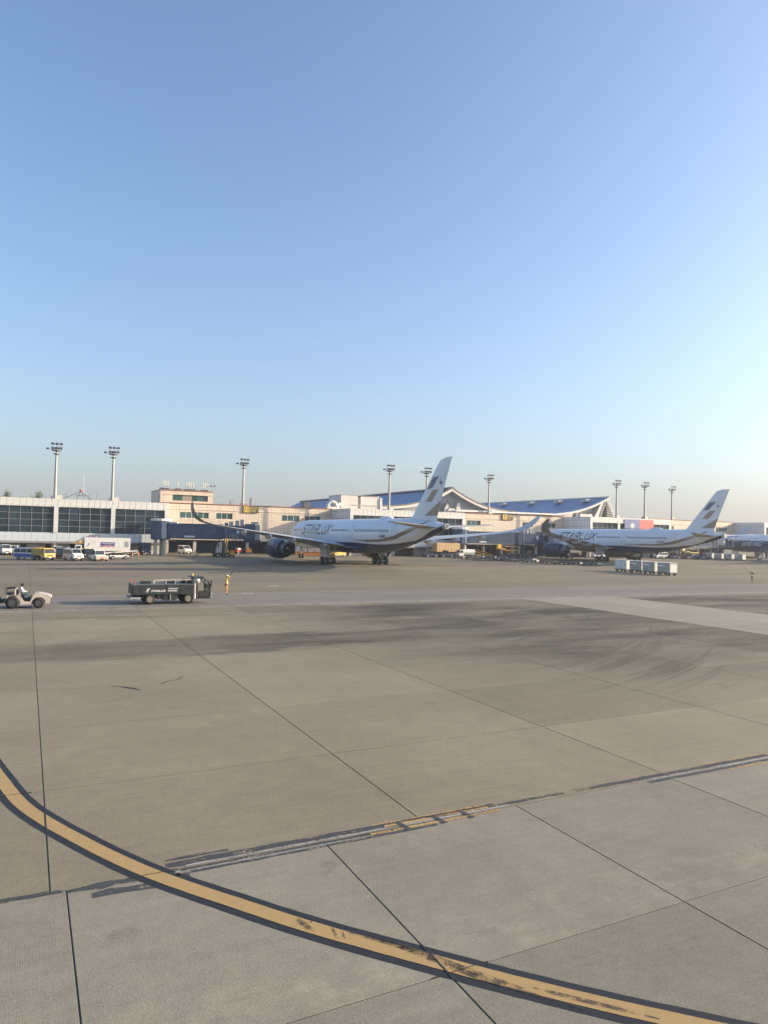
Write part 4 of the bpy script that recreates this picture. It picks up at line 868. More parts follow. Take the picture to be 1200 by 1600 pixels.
def bridge(rot, end, label, floor=3.9, swing=0., cabz=.35, stair=True):
    dx, dy = end[0]-rot[0], end[1]-rot[1]; L = math.hypot(dx, dy); a = math.atan2(dy, dx)
    t = thing('boarding_bridge', label, 'boarding bridge', (rot[0], rot[1], 0), a, 'blue boarding bridges')
    H = 3.0; f = floor
    MB().lathe([(f-.5, 1.9), (f-.2, 2.15), (f+H+.5, 2.15), (f+H+.55, 2.0)], (0, 0, 0), 'Z', 14).build('rotunda', M_BBLU, t, smooth=.4); MB().lathe([(f+H+.55, 2.3), (f+H+.95, 2.3), (f+H+1.05, 2.1)], (0, 0, 0), 'Z', 14).build('rotunda_roof', M_PANEL, t)
    for xx, yy in ((-.9, -.9), (.9, -.9), (0, 1.0)): MB().tube((xx, yy, -.02), (xx, yy, f-.45), .38, .38, 12).build('column', M_CONC, t, smooth=.7)
    MB().b2(1.8, 3.6, -1.55, 1.55, f+H-.1, f+H+.42).build('collar_roof', M_PANEL, t)
    x1 = L*.62
    def tunnel(nm, xa, xb, hw, z0, z1, mt, pitch):
        o = MB().b2(xa, xb, -hw, hw, z0, z1).build(nm, mt, t); x = xa+.15
        m = MB()
        while x < xb-.1:
            for sd in (-1, 1): m.b2(x, x+pitch*.42, sd*hw-.05 if sd < 0 else hw, -hw if sd < 0 else hw+.05, z0+.25, z1-.12)
            x += pitch
        tag(m.build('corrugation', mt, o), kind='stuff')
        MB().b2(xa-.02, xb+.02, -hw-.09, hw+.09, z1, z1+.12).build('roof_edge', M_BBL2, o); MB().b2(xa-.02, xb+.02, -hw-.08, hw+.08, z0-.22, z0-.002).build('floor_beam', M_BDRK, o)
        return o
    tunnel('outer_tunnel', 1.7, x1, 1.55, f, f+H, M_BBLU, .62); tunnel('inner_tunnel', x1+.01, L-3.2, 1.35, f+.15, f+H-.2, M_BBLU, .7)
    cab = MB().b2(L-3.2, L-.9, -1.75, 1.75, f-.1, f+H+cabz).build('cab', M_BBLU, t, bevel=.12); MB().b2(L-.88, L+.15, -1.85, 1.85, f-.05, f+H+cabz-.1).build('canopy_bellows', M_GREY, cab, bevel=.1); MB().b2(L-2.7, L-1.4, -1.8, -1.756, f+1., f+2.3).build('cab_window', M_VGLS, cab)
    MB().b2(L-3.4, L+.3, -1.5, 1.5, f-.75, f-.12).build('cab_frame', M_BDRK, cab); MB().b2(L-1.8, L-.2, -1.7, -.2, f+H+cabz+.01, f+H+cabz+.45).build('cab_roof_unit', M_GREY, cab)
    xw = L*.66
    for sd in (-1, 1): MB().b2(xw-.22, xw+.22, sd*2.0-.2, sd*2.0+.2, .7, f+H+.5).build('lift_column', M_BBL2, t)
    MB().b2(xw-.3, xw+.3, -2.2, 2.2, f-.7, f-.25).build('lift_beam', M_BDRK, t); MB().b2(xw-.35, xw+.35, -1.9, 1.9, .45, .95).build('bogie_beam', M_BDRK, t)
    for sd in (-1, 1):
        for k in (-1, 1): wheel_y(t, xw+k*.55, sd*1.55, .5, .38)
    # service stair and landing
    if stair:
        n = 16; xs, xe, yy = xw+.9, xw-6.4, -2.6; m = MB()
        for sd in (-.45, .45): m.tube((xs, yy+sd, f-.2), (xe, yy+sd, .05), .07, .07, 6); m.tube((xs, yy+sd, f+.8), (xe, yy+sd, 1.05), .03, .03, 5)
        m.build('stair_stringer', M_BDRK, t)
        for k in range(n):
            u = (k+.5)/n; MB().box((xs+(xe-xs)*u, yy, f-.2+(.05-f+.2)*u), (.28, .86, .04)).build('tread', M_STEEL, t)
        MB().b2(xw+.9, xw+2.6, -3.1, -1.9, f-.24, f-.16).build('landing', M_BDRK, t)
        m = MB()
        for x in (.95, 1.75, 2.55): m.tube((xw+x, -3.05, f-.2), (xw+x, -3.05, f+.9), .03)
        m.tube((xw+.95, -3.05, f+.9), (xw+2.55, -3.05, f+.9), .03); m.build('handrail', M_STEEL, t)
    m = MB(); x = 4.
    while x < x1: m.tube((x, -1.4, f+H+.12), (x, -1.4, f+H+1.05), .028, .028, 5); x += 1.4
    for z in (.6, 1.05): m.tube((4, -1.4, f+H+z), (x1, -1.4, f+H+z), .025, .025, 5)
    m.build('roof_rail', M_STEEL, t)
    m = MB(); m.tube((2, -1.2, f-.55), (L-3, -1.2, f-.55), .12); m.tube((2, .8, f-.5), (L-3, .8, f-.5), .1); m.build('cable_tray', M_BDRK, t)
    MB().b2(5.2, 7.4, -1.66, -1.61, f+.12, f+.5).build('number_plate', M_PANEL2, t); MB().b2(L-4.9, L-4.3, -1.44, -1.405, f+1.2, f+2.1).build('tunnel_window', M_PANEL2, t)
    for k, xx in enumerate((xw+.6, xw+1.9, xw+3.)): MB().b2(xx, xx+.8, -.9, .9, f+H-.05, f+H+.8+.25*k % .6).build('roof_unit', M_GREY, t)
    return t
bridge((26.2, 159.6), (46.3, 152.8), 'blue corrugated boarding bridge at the left, free of any airliner')
bridge((104.4, 160.9), (133.2, 159.2), 'blue boarding bridge docked at the second airliner, right of the nearest fin')
bridge((186.5, 160.4), (214., 162.0), 'far blue boarding bridge behind the tail of the second airliner')

# ================================================================ vehicles
def body_part(t, nm, prof, hw, mt, belt=None, top=None, narrow=.14, bevel=.05):
    tp = (lambda z: 1-narrow*max(0, (z-belt)/(top-belt))) if belt else None
    return MB().prism(prof, -hw, hw, taper=tp).build(nm, mt, t, smooth=.5, bevel=bevel), (tp or (lambda z: 1.))
def side_panel(o, nm, poly, hw, tp, mt, off=.012):
    for sd in (-1, 1):
        m = MB(); m.add([(x, sd*(hw*tp(z)+off), z) for x, z in poly], [tuple(range(len(poly)))]); m.build(nm, mt, o)
def face_panel(o, nm, p, q, hw, tp, mt, inset=.1, off=.02, a=.08, b=.92):
    d = Vector((q[0]-p[0], 0, q[1]-p[1])); n = Vector((-d.z, 0, d.x)).normalized()*off
    P0, P1 = Vector((p[0], 0, p[1]))+d*a, Vector((p[0], 0, p[1]))+d*b
    if n.x*(p[0]+q[0]) < 0: n = -n
    w0, w1 = hw*tp(P0.z)-inset, hw*tp(P1.z)-inset
    MB().quad(P0+n+Vector((0, -w0, 0)), P0+n+Vector((0, w0, 0)), P1+n+Vector((0, w1, 0)), P1+n+Vector((0, -w1, 0))).build(nm, mt, o)
def car(name, label, cat, loc, rz, mt, kind, group='vehicles parked before the left lounge', low=None):
    t = thing(name, label, cat, loc, R_(rz), group)
    S = {'van': dict(L=4.9, hw=.86, H=1.98, belt=1.12, prof=[(-2.4, .32), (-2.45, 1.1), (-2.38, 1.9), (-2.2, 1.98), (1.0, 1.98), (1.75, 1.25), (2.38, 1.02), (2.45, .6), (2.4, .3)], ws=(4, 5), rw=(1, 2), side=[[(-2.2, 1.2), (-1.1, 1.2), (-1.1, 1.8), (-2.2, 1.8)], [(-1., 1.2), (.1, 1.2), (.1, 1.8), (-1., 1.8)], [(.2, 1.2), (1.5, 1.2), (.95, 1.8), (.2, 1.8)]], wb=1.45),
         'sedan': dict(L=4.6, hw=.88, H=1.45, belt=.9, prof=[(-2.25, .3), (-2.3, .75), (-2.2, .98), (-1.6, 1.02), (-1.0, 1.4), (-.4, 1.45), (.3, 1.42), (1.05, .98), (2.1, .8), (2.3, .6), (2.25, .28)], ws=(6, 7), rw=(3, 4), side=[[(-1.35, 1.02), (-.2, 1.02), (-.2, 1.36), (-.95, 1.36)], [(-.12, 1.02), (.85, 1.02), (.25, 1.36), (-.12, 1.36)]], wb=1.35),
         'suv': dict(L=4.6, hw=.9, H=1.7, belt=1.02, prof=[(-2.2, .35), (-2.25, 1.0), (-2.05, 1.6), (-1.8, 1.7), (.3, 1.68), (1.05, 1.1), (2.1, .98), (2.25, .7), (2.2, .34)], ws=(4, 5), rw=(1, 2), side=[[(-1.9, 1.1), (-.85, 1.1), (-.85, 1.58), (-1.75, 1.58)], [(-.75, 1.1), (.85, 1.1), (.25, 1.58), (-.75, 1.58)]], wb=1.35)}[kind]
    o, tp = body_part(t, 'body', S['prof'], S['hw'], mt, S['belt'], S['H'])
    pr = S['prof']; face_panel(o, 'windscreen', pr[S['ws'][0]], pr[S['ws'][1]], S['hw'], tp, M_VGLS); face_panel(o, 'rear_window', pr[S['rw'][0]], pr[S['rw'][1]], S['hw'], tp, M_VGLS, a=.25)
    for s in S['side']: side_panel(o, 'side_window', s, S['hw'], tp, M_VGLS)
    if low: side_panel(o, 'lower_paint', [(-S['L']*.47, .42), (S['L']*.33, .42), (S['L']*.2, .95), (-S['L']*.47, 1.02)], S['hw'], tp, low, .008)
    xf, xr = pr[-2][0], pr[1][0]; zf = pr[-2][1]
    for sd in (-1, 1):
        MB().box((xf-.06, sd*S['hw']*.74, zf+.14), (.16, .3, .17)).build('headlight', M_LAMP, o, bevel=.03); MB().box((xr+.03, sd*S['hw']*.8, .95), (.1, .18, .34)).build('tail_light', M_TAIL, o)
        MB().box((pr[S['ws'][1]][0]-.25, sd*(S['hw']+.1), S['belt']+.12), (.1, .2, .14)).build('mirror', M_BLACK, o)
    MB().box((xf+.0, 0, .42), (.1, S['hw']*1.7, .26)).build('front_bumper', M_BLACK, o, bevel=.03); MB().box((xf+.055, 0, .45), (.02, .46, .14)).build('number_plate', M_SIGNW, o); MB().box((xf-.005, 0, zf+.12), (.06, S['hw']*.8, .12)).build('grille', M_BLACK, o)
    MB().box((xr-.0, 0, .42), (.1, S['hw']*1.7, .22)).build('rear_bumper', M_BLACK, o, bevel=.03)
    for x in (-S['wb'], S['wb']):
        for sd in (-1, 1): wheel_y(t, x, sd*(S['hw']-.1), .33, .24)
    return t
def truck(name, label, cat, loc, rz, cabm, L=5.2, group='vehicles parked before the left lounge', deck=None, hw=.95, cabH=2.05, r=.36):
    """forward-control lorry: chassis, cab, wheels; deck(t, x0, x1) adds the load"""
    t = thing(name, label, cat, loc, R_(rz), group); xf = L/2
    ch = MB().b2(-xf+.1, xf-.5, -.42, .42, .5, .72).b2(-xf, -xf+.08, -hw*.9, hw*.9, .45, .7).build('chassis', M_BLACK, t)
    prof = [(xf-1.5, .55), (xf-1.5, cabH), (xf-.35, cabH), (xf-.04, 1.18), (xf, .95), (xf, .45), (xf-.9, .45)]
    o, tp = body_part(t, 'cab', prof, hw, cabm, 1.2, cabH, .07)
    face_panel(o, 'windscreen', prof[2], prof[3], hw, tp, M_VGLS, a=.14, b=.95); side_panel(o, 'side_window', [(xf-1.2, 1.28), (xf-.22, 1.28), (xf-.5, cabH-.2), (xf-1.2, cabH-.2)], hw, tp, M_VGLS)
    MB().box((xf+.01, 0, .5), (.12, hw*1.9, .24)).build('bumper', M_BLACK, o, bevel=.03); MB().box((xf+.075, 0, .52), (.02, .44, .14)).build('number_plate', M_SIGNW, o); MB().box((xf+.01, 0, .88), (.03, hw*1.1, .14)).build('grille', M_BLACK, o)
    for sd in (-1, 1): MB().box((xf-.0, sd*hw*.76, .8), (.08, .28, .18)).build('headlight', M_LAMP, o, bevel=.02); MB().box((xf-.1, sd*(hw+.14), 1.5), (.08, .14, .34)).build('mirror', M_BLACK, o); MB().box((-xf-.02, sd*hw*.7, .62), (.05, .3, .14)).build('tail_light', M_TAIL, t)
    for x in (-xf+1.0, xf-.85):
        for sd in (-1, 1): wheel_y(t, x, sd*(hw-.16), r, .26)
    if deck: deck(t, -xf, xf-1.56, hw)
    return t
# the cluster by the left lounge, left to right
car('van', 'white minibus cut by the left picture edge', 'van', (-3.5, 156.5, 0), -82, M_WHITE, 'van')
car('car', 'low white hatchback half hidden between the minibus and the silver sedan', 'car', (-2.2, 160.2, 0), -95, M_WHITE, 'suv')
car('car', 'silver sedan third from the left picture edge', 'car', (-.7, 156.6, 0), 92, M_SILV, 'sedan')
car('car', 'dark navy car behind the blue and white minivan', 'car', (1.6, 156.8, 0), -88, M_NAVYV, 'suv')
car('van', 'blue and white minivan beside the yellow truck', 'van', (.55, 135.6, 0), -38, M_WHITE, 'van', low=M_SKYB)
def yellow_box(t, x0, x1, hw):
    b = MB().b2(x0, x1, -hw-.03, hw+.03, .78, 2.0).build('cargo_box', flat('yellow_canvas', (.50, .36, .08), .7), t, bevel=.04)
    for k in range(4): MB().b2(x0+.3+k*(x1-x0-.6)/3-.03, x0+.3+k*(x1-x0-.6)/3+.03, -hw-.05, hw+.05, .8, 2.02).build('rib', M_YELP, b)
truck('box_truck', 'small bright yellow truck with yellow cargo box', 'truck', (2.7, 132.5, 0), -66, M_YELP, 4.7, deck=yellow_box)
car('car', 'white car parked behind the yellow truck, close to the lounge', 'car', (5.9, 158.4, 0), -90, M_WHITE, 'suv')
def dark_box(t, x0, x1, hw): MB().b2(x0, x1, -hw, hw, .75, 1.95).build('cargo_box', M_GREY, t, bevel=.04); MB().b2(x0-.02, x0, -hw*.8, hw*.8, .85, 1.85).build('tail_lift', M_NAVYV, t)
truck('box_truck', 'small grey box truck seen from behind, left of the white minivan', 'truck', (6.1, 140.2, 0), 78, M_NAVYV, 4.4, deck=dark_box)
car('van', 'white minivan facing the camera, left of the striped tractor', 'van', (7.3, 131.8, 0), -72, M_WHITE, 'van')
def tractor(name, label, cat, loc, rz, group, stripes=True, mt=None):
    t = thing(name, label, cat, loc, R_(rz), group); mt = mt or M_WHITE
    o, tp = body_part(t, 'body', [(-1.9, .3), (-1.9, .95), (-.4, 1.0), (-.3, 1.05), (1.75, .95), (1.9, .8), (1.9, .3)], 1.05, mt, bevel=.06)
    c, tpc = body_part(t, 'cab', [(-.35, .98), (-.3, 1.85), (.55, 1.85), (.85, 1.0)], .8, mt, bevel=.05)
    face_panel(c, 'windscreen', (.55, 1.85), (.85, 1.0), .8, tpc, M_VGLS, a=.12, b=.9); side_panel(c, 'side_window', [(-.25, 1.1), (.72, 1.1), (.5, 1.75), (-.2, 1.75)], .8, tpc, M_VGLS)
    if stripes:
        for sd in (0,):
            for k in range(8):
                y = -1.05+.26*k+.03; MB().add([(1.912, y, .34), (1.912, y+.14, .34), (1.912, y+.14+(.28 if k < 4 else -.28), .78), (1.912, y+(.28 if k < 4 else -.28), .78)], [(0, 1, 2, 3)]).build('warning_stripe', M_ORNG, o)
    for x in (-1.2, 1.15):
        for s in (-1, 1): wheel_y(t, x, s*.92, .4, .3)
    for s in (-1, 1): MB().box((1.88, s*.82, .86), (.1, .2, .12)).build('headlight', M_LAMP, o)
    MB().tube((0, 0, 1.85), (0, 0, 2.05), .09, .07, 10).build('beacon', M_BEAC, c); MB().box((1.98, 0, .36), (.2, .5, .16)).build('tow_hook', M_BLACK, o)
    return t
GT = 'ground tractors and carts'
tractor('tow_tractor', 'low white towing tractor with orange chevron stripes facing the camera', 'tractor', (11.2, 130.6, 0), -76, GT)
for k, (x, y, lb) in enumerate(((8.95, 138.2, 'dark low tractor just right of the white minivan'), (10.1, 137.6, 'dark low tractor behind the striped towing tractor'))): tractor('tow_tractor', lb, 'tractor', (x, y, 0), -70-k*15, GT, False, M_GREY if k == 0 else M_BLACK)
def catering_box(t, x0, x1, hw): pass
ct = truck('catering_truck', 'white catering truck with long white box and blue and red signboard', 'truck', (13.2, 147.2, 0), 180, M_WHITE, 10.2, hw=1.15, cabH=2.35, r=.45)
bx = MB().b2(-5.05, 3.25, -1.25, 1.25, 1.2, 3.75).build('cargo_box', M_WHITE, ct, bevel=.04)
for yy, sg in ((1.26, 1),):
    MB().b2(-2.2, .35, yy, yy+.012, 2.3, 2.92).build('blue_sign', flat('sign_navy', (.04, .07, .22), .5), bx); MB().b2(-2.2, .35, yy, yy+.012, 1.98, 2.29).build('red_sign', M_SIGNR, bx)
    text('lettering', 'CATHAY PACIFIC', M_SIGNW, bx, (-.92, yy+.016, 2.68), .29, (math.pi/2, 0, math.pi), ext=.004, bold=.006); text('lettering', 'CATERING SERVICES', M_SIGNW, bx, (-.92, yy+.016, 2.4), .14, (math.pi/2, 0, math.pi), ext=.004)
    for k in range(7): MB().b2(-2.05+k*.33, -1.87+k*.33, yy+.0125, yy+.02, 2.06, 2.22).build('glyph', M_SIGNW, bx)
    MB().b2(-4.75, -4.0, yy, yy+.012, 2., 3.1).build('vent_grille', M_GREY, bx)
    # looping dark brush mark near the cab end
    m = MB(); m.path([(2.6, yy+.01, 2.1), (2.35, yy+.01, 2.75), (2.2, yy+.01, 2.5)], .05, 5); m.path([(1.9, yy+.01, 2.85), (1.4, yy+.01, 3.0), (1.2, yy+.01, 2.9)], .04, 5); m.build('brush_mark', M_GREY, bx)
MB().b2(3.3, 4.9, -1.1, 1.1, 2.62, 2.75).build('front_platform', M_YELP, ct); MB().b2(3.3, 4.2, -1.1, 1.1, 2.76, 3.3).build('platform_guard', M_TAN, ct); MB().b2(-5., -2.4, -1.1, 1.1, .74, 1.18).build('lift_frame', M_YELP, ct); MB().b2(-2.3, 2.6, -1., 1., .74, 1.0).build('scissor_lift', M_BDRK, ct)
for x in (-1.5, 1.8): MB().b2(x-.12, x+.12, 1.0, 1.2, .0, .9).build('outrigger', M_BDRK, ct)
# belt loader in front of the catering truck
def loader(name, label, loc, rz, mt, group, up=.32):
    t = thing(name, label, 'belt loader', loc, R_(rz), group); MB().b2(-1.7, 1.7, -.75, .75, .35, .75).build('chassis', mt, t, bevel=.06)
    b = MB().box((.2, .25, 1.15), (6.2, .8, .22), ry=-up).build('conveyor', M_BLACK, t)
    for s in (-.44, .44): MB().box((.2, .25+s, 1.3), (6.2, .06, .14), ry=-up).build('side_rail', mt, b)
    for x in (-1.15, 1.15):
        for s in (-1, 1): wheel_y(t, x, s*.72, .34, .24)
    MB().box((-.9, -.5, 1.0), (.5, .45, .5)).build('seat', M_BLACK, t, bevel=.05); MB().path([(-.3, -.5, .75), (-.45, -.5, 1.25)], .03).build('steering_column', M_BLACK, t); MB().tube((1.4, .25, .7), (1.4, .25, 1.5), .07).build('lift_ram', M_STEEL, t)
    return t
LG = 'belt loaders on the apron'
loader('belt_loader', 'white and yellow belt loader before the rear of the catering truck', (15.2, 137.6, 0), 8, M_WHITE, LG, .08)

def van_front(t, x0, x1, hw): MB().b2(x0, x1, -hw-.1, hw+.1, .8, 2.6).build('cargo_box', M_NAVYV, t)
truck('box_truck', 'dark truck parked in the shade under the left bridge rotunda', 'truck', (23.3, 161.9, 0), -90, M_NAVYV, 5.4, deck=van_front, cabH=2.2)
def cone(x, y, label):
    t = thing('traffic_cone', label, 'cone', (x, y, 0), 0, 'traffic cones'); MB().b2(-.25, .25, -.25, .25, 0, .05).build('base', M_BLACK, t); MB().tube((0, 0, .05), (0, 0, .85), .2, .04, 12).build('body', M_ORNG, t); MB().tube((0, 0, .4), (0, 0, .6), .125, .085, 12).build('band', M_SIGNW, t)
cone(19.9, 155.5, 'orange cone right of the catering truck'); cone(21.2, 155.9, 'orange cone nearest the bridge rotunda')
car('van', 'small white van parked under the left bridge, in the shade', 'van', (33.2, 168.5, 0), -80, M_WHITE, 'van')
# under the left bridge: a yellow cargo lift and small equipment
cl = thing('cargo_lift', 'dark cargo lift with slanting yellow mast beside the left bridge wheels', 'cargo lift', (37.4, 150.6, 0), .15)
MB().b2(-1.8, 1.4, -.8, .8, .35, .95).build('chassis', M_BLACK, cl, bevel=.08)
for s in (-.5, .5): MB().box((.85, s, 2.2), (.18, .14, 3.6), ry=.14).build('mast', M_YELP, cl)
MB().b2(.3, .55, -.6, .6, .95, 3.4).build('back_frame', M_BDRK, cl); MB().b2(1.1, 2.3, -.5, .5, .35, 1.05).build('fork_carriage', M_YELP, cl, bevel=.05); MB().box((-.7, 0, 1.5), (.9, 1.1, 1.1)).build('engine_cover', M_GREY, cl, bevel=.1); MB().tube((-1.2, -.5, .9), (-.6, -.5, 3.1), .05).tube((-1.2, .5, .9), (-.6, .5, 3.1), .05).build('strut', M_PANEL, cl)
for x in (-1.2, .9):
    for s in (-1, 1): wheel_y(cl, x, s*.8, .42, .28)
def cart(name, label, cat, x, y, rz, m1, m2, group):
    t = thing(name, label, cat, (x, y, 0), R_(rz), group); MB().b2(-.9, .9, -.5, .5, .3, .45).build('chassis', M_BLACK, t); MB().b2(-.8, .5, -.48, .48, .46, 1.15).build('housing', m1, t, bevel=.06); MB().b2(-.6, .2, -.5, .5, 1.16, 1.5).build('cover', m2, t, bevel=.06); MB().path([(.9, 0, .36), (1.7, 0, .2)], .035).build('tow_bar', M_BLACK, t); MB().path([(.55, -.4, .46), (.55, -.4, 1.3), (.55, .4, 1.3), (.55, .4, .46)], .025).build('handle', M_STEEL, t)
    for xx in (-.6, .55):
        for s in (-1, 1): wheel_y(t, xx, s*.48, .24, .14)
    return t
GU = 'ground power carts'
cart('power_cart', 'red and white ground cart in the shade left of the nearest engine', 'cart', 46.6, 170.4, 20, M_REDP, M_SIGNW, GU); cart('power_cart', 'orange ground cart right of the red one, before the dark undercroft', 'cart', 48.9, 169.6, -15, M_ORNG, M_YELP, GU); cart('power_cart', 'small yellow ground cart at the foot of the cargo lift', 'cart', 39.6, 150.4, 80, M_YELP, M_ORNG, GU)
def barrier(x, y, rz, label):
    t = thing('safety_barrier', label, 'barrier', (x, y, 0), R_(rz), 'orange and white barriers'); MB().prism([(-.3, 0), (-.3, .2), (-.12, .45), (-.1, 1.), (.1, 1.), (.12, .45), (.3, .2), (.3, 0)], -.75, .75).build('lower_body', M_ORNG, t, bevel=.03); MB().b2(-.09, .09, -.7, .7, 1.0, 1.75).build('upper_panel', M_SIGNW, t); MB().b2(-.1, .1, -.72, .72, 1.25, 1.45).build('orange_band', M_ORNG, t)
for k, (x, y, w) in enumerate(((59.8, 164.5, 'leftmost'), (61.2, 164.0, 'second'), (62.8, 163.6, 'third'), (64.3, 163.2, 'rightmost'))): barrier(x, y, 70, f'{w} of four orange and white barriers behind the nose gear')
tractor('tow_tractor', 'small yellow tractor seen under the nearest fuselage', 'tractor', (68., 159., 0), 200, GT, False, M_YELP)
# ---------------------------------------------------------------- dollies and baggage carts
def make_dolly():
    t = thing('cargo_dolly', 'x', 'dolly', (0, 0, 0), 0, 'empty cargo dollies in a long row'); MB().b2(-1.7, 1.7, -.12, .12, .28, .42).b2(-1.6, -1.45, -1.1, 1.1, .3, .42).b2(1.45, 1.6, -1.1, 1.1, .3, .42).build('frame', M_BLACK, t)
    MB().b2(-1.75, 1.75, -1.2, 1.2, .43, .49).build('deck', M_GREY, t)
    for k in range(7): MB().tube((-1.5+k*.5, -1.1, .52), (-1.5+k*.5, 1.1, .52), .04, .04, 8).build('roller', M_STEEL, t)
    for s in (-1, 1): MB().b2(-1.75, 1.75, s*1.2-.04, s*1.2+.04, .5, .62).build('side_stop', M_DSTEEL, t)
    for x in (-1.15, 1.15):
        for s in (-1, 1): wheel_y(t, x, s*.85, .22, .16, 12)
    MB().path([(1.7, 0, .35), (2.35, 0, .3)], .05).build('tow_bar', M_DSTEEL, t)
    return t
d0 = make_dolly(); n = 11; names = 'first second third fourth fifth sixth seventh eighth ninth tenth eleventh'.split()
for k in range(n):
    y = 147.5-k*3.45; x = 96.0+k*1.02+(.5 if k % 3 == 1 else 0); lb = f'{names[k]} empty flat dolly of the row, counted from the white tank truck'
    rz = R_(-74+rnd.uniform(-4, 4))
    if k == 0: d0.location = (x, y, 0); d0.rotation_euler = (0, 0, rz); d0['label'] = lb; src = d0
    else: src = dup(d0, (x, y, 0), rz, lb)
    if k in (7, 8):
        for c in kids(src):
            if c.name.startswith('deck'): c.data = c.data.copy(); c.data.materials[0] = M_ORNG; c['label'] = 'faded orange deck'
for k in range(5):
    dup(d0, (104.5+k*1.0, 150.8-k*3.7, 0), R_(-76+rnd.uniform(-5, 5)), f'empty dolly of the second, farther row, {names[k]} from the loaders', 'empty cargo dollies in the farther row')
def make_cart(side=None):
    t = thing('baggage_cart', 'x', 'baggage cart', (0, 0, 0), 0, 'white covered baggage carts'); MB().b2(-1.35, 1.35, -.72, .72, .34, .46).build('frame', M_BLACK, t)
    prof = [(-1.3, .47), (-1.3, 1.95), (-1.2, 2.05), (1.2, 2.05), (1.3, 1.95), (1.3, .47)]
    b = MB().prism(prof, -.8, .8).build('box', side or M_WHITE, t, bevel=.03)
    for x in (-.0, 1.27, -1.27): MB().b2(x-.03, x+.03, -.82, .82, .48, 2.0).build('rib', M_STEEL, b)
    for s in (-1, 1):
        MB().b2(-1.0, .2, s*.812-.006, s*.812+.006, 1.45, 1.75).build('marking', M_GREY if s > 0 else M_SIGNW, b)
        MB().b2(s*1.302-.006, s*1.302+.006, -.7, .7, .6, 1.85).build('end_panel', M_PANEL, b)
    MB().b2(-1.36, 1.36, -.85, .85, 2.05, 2.09).build('roof', M_WHITE, b)
    for x in (-.9, .9):
        for s in (-1, 1): wheel_y(t, x, s*.62, .24, .18, 14)
    MB().path([(1.35, 0, .36), (2.0, 0, .3)], .045).build('tow_bar', M_BLACK, t); MB().path([(-1.35, 0, .36), (-1.6, 0, .36)], .06).build('hitch', M_BLACK, t)
    return t
c0 = make_cart(flat('cart_grey', (.40, .375, .335), .5, wear=.2)); spots = [(95.0, 93.0, 'leftmost of the four white baggage carts in the near train'), (94.8, 89.3, 'second from left of the near white baggage carts'), (93.9, 85.6, 'third from left of the near white baggage carts, grey sided'), (93.3, 81.9, 'rightmost near baggage cart with bright sunlit end')]
for k, (x, y, lb) in enumerate(spots):
    if k == 0: c0.location = (x, y, 0); c0.rotation_euler = (0, 0, R_(-86)); c0['label'] = lb; src = c0
    else: src = dup(c0, (x, y, 0), R_(-86-k*2), lb)
for k, (x, y) in enumerate(((193.2, 153.), (192.5, 149.), (191.8, 145.), (191.6, 141.2))):
    dup(c0, (x, y, 0), R_(-88), f'{"leftmost second third rightmost".split()[k]} cart of the far baggage train below the second tail', 'far covered baggage carts')
for c in kids(c0):
    if c.name.startswith('box'): c.data = c.data.copy(); c.data.materials[0] = M_WHITE
# ---------------------------------------------------------------- vehicles before the middle lounge
tr = thing('cargo_trailer', 'long tan box trailer standing behind the nearest tail', 'trailer', (100.2, 160.2, 0), 0.02)
b = MB().b2(-4.2, 3.2, -1.2, 1.2, 1.35, 3.75).build('box', M_TAN, tr, bevel=.04)
for k in range(9): MB().b2(-4.1+k*.9, -4.02+k*.9, -1.23, 1.23, 1.4, 3.72).build('rib', M_TAN, b)
MB().b2(-4.2, 3.2, -.5, .5, 1.05, 1.34).build('chassis', M_BLACK, tr); MB().b2(2.9, 3.0, -1., 1., .2, 1.05).build('support_leg', M_BLACK, tr)
for x in (-3.2, -2.1):
    for s in (-1, 1): wheel_y(tr, x, s*1.0, .5, .34)
def tank(t, x0, x1, hw): MB().lathe([(x0+.1, .05), (x0+.15, .7), (x1-.15, .7), (x1-.1, .05)], (0, 0, 1.5), 'X', 18).build('tank', M_WHITE, t, smooth=.6); MB().b2(x0, x1, -hw, hw, .73, .85).build('bed', M_GREY, t)
truck('tank_truck', 'small white tank truck facing left behind the nearest tail', 'truck', (103.6, 156.6, 0), 178, M_WHITE, 5.2, 'vehicles before the middle lounge', tank)
VG = 'vehicles before the middle lounge'
tractor('tow_tractor', 'dark navy tractor left of the white tank truck', 'tractor', (97.6, 156.9, 0), 175, GT, False, M_NAVYV); tractor('tow_tractor', 'dark navy tractor at the left end of the tan trailer', 'tractor', (93.2, 157.4, 0), 176, GT, False, M_NAVYV)
loader('belt_loader', 'yellow belt loader right of the white tank truck, nearer one', (109.6, 159.8, 0), 172, M_YELP, LG, .3); loader('belt_loader', 'yellow belt loader below the middle bridge rotunda, farther one', (112.6, 160.8, 0), 170, M_YELP, LG, .26)
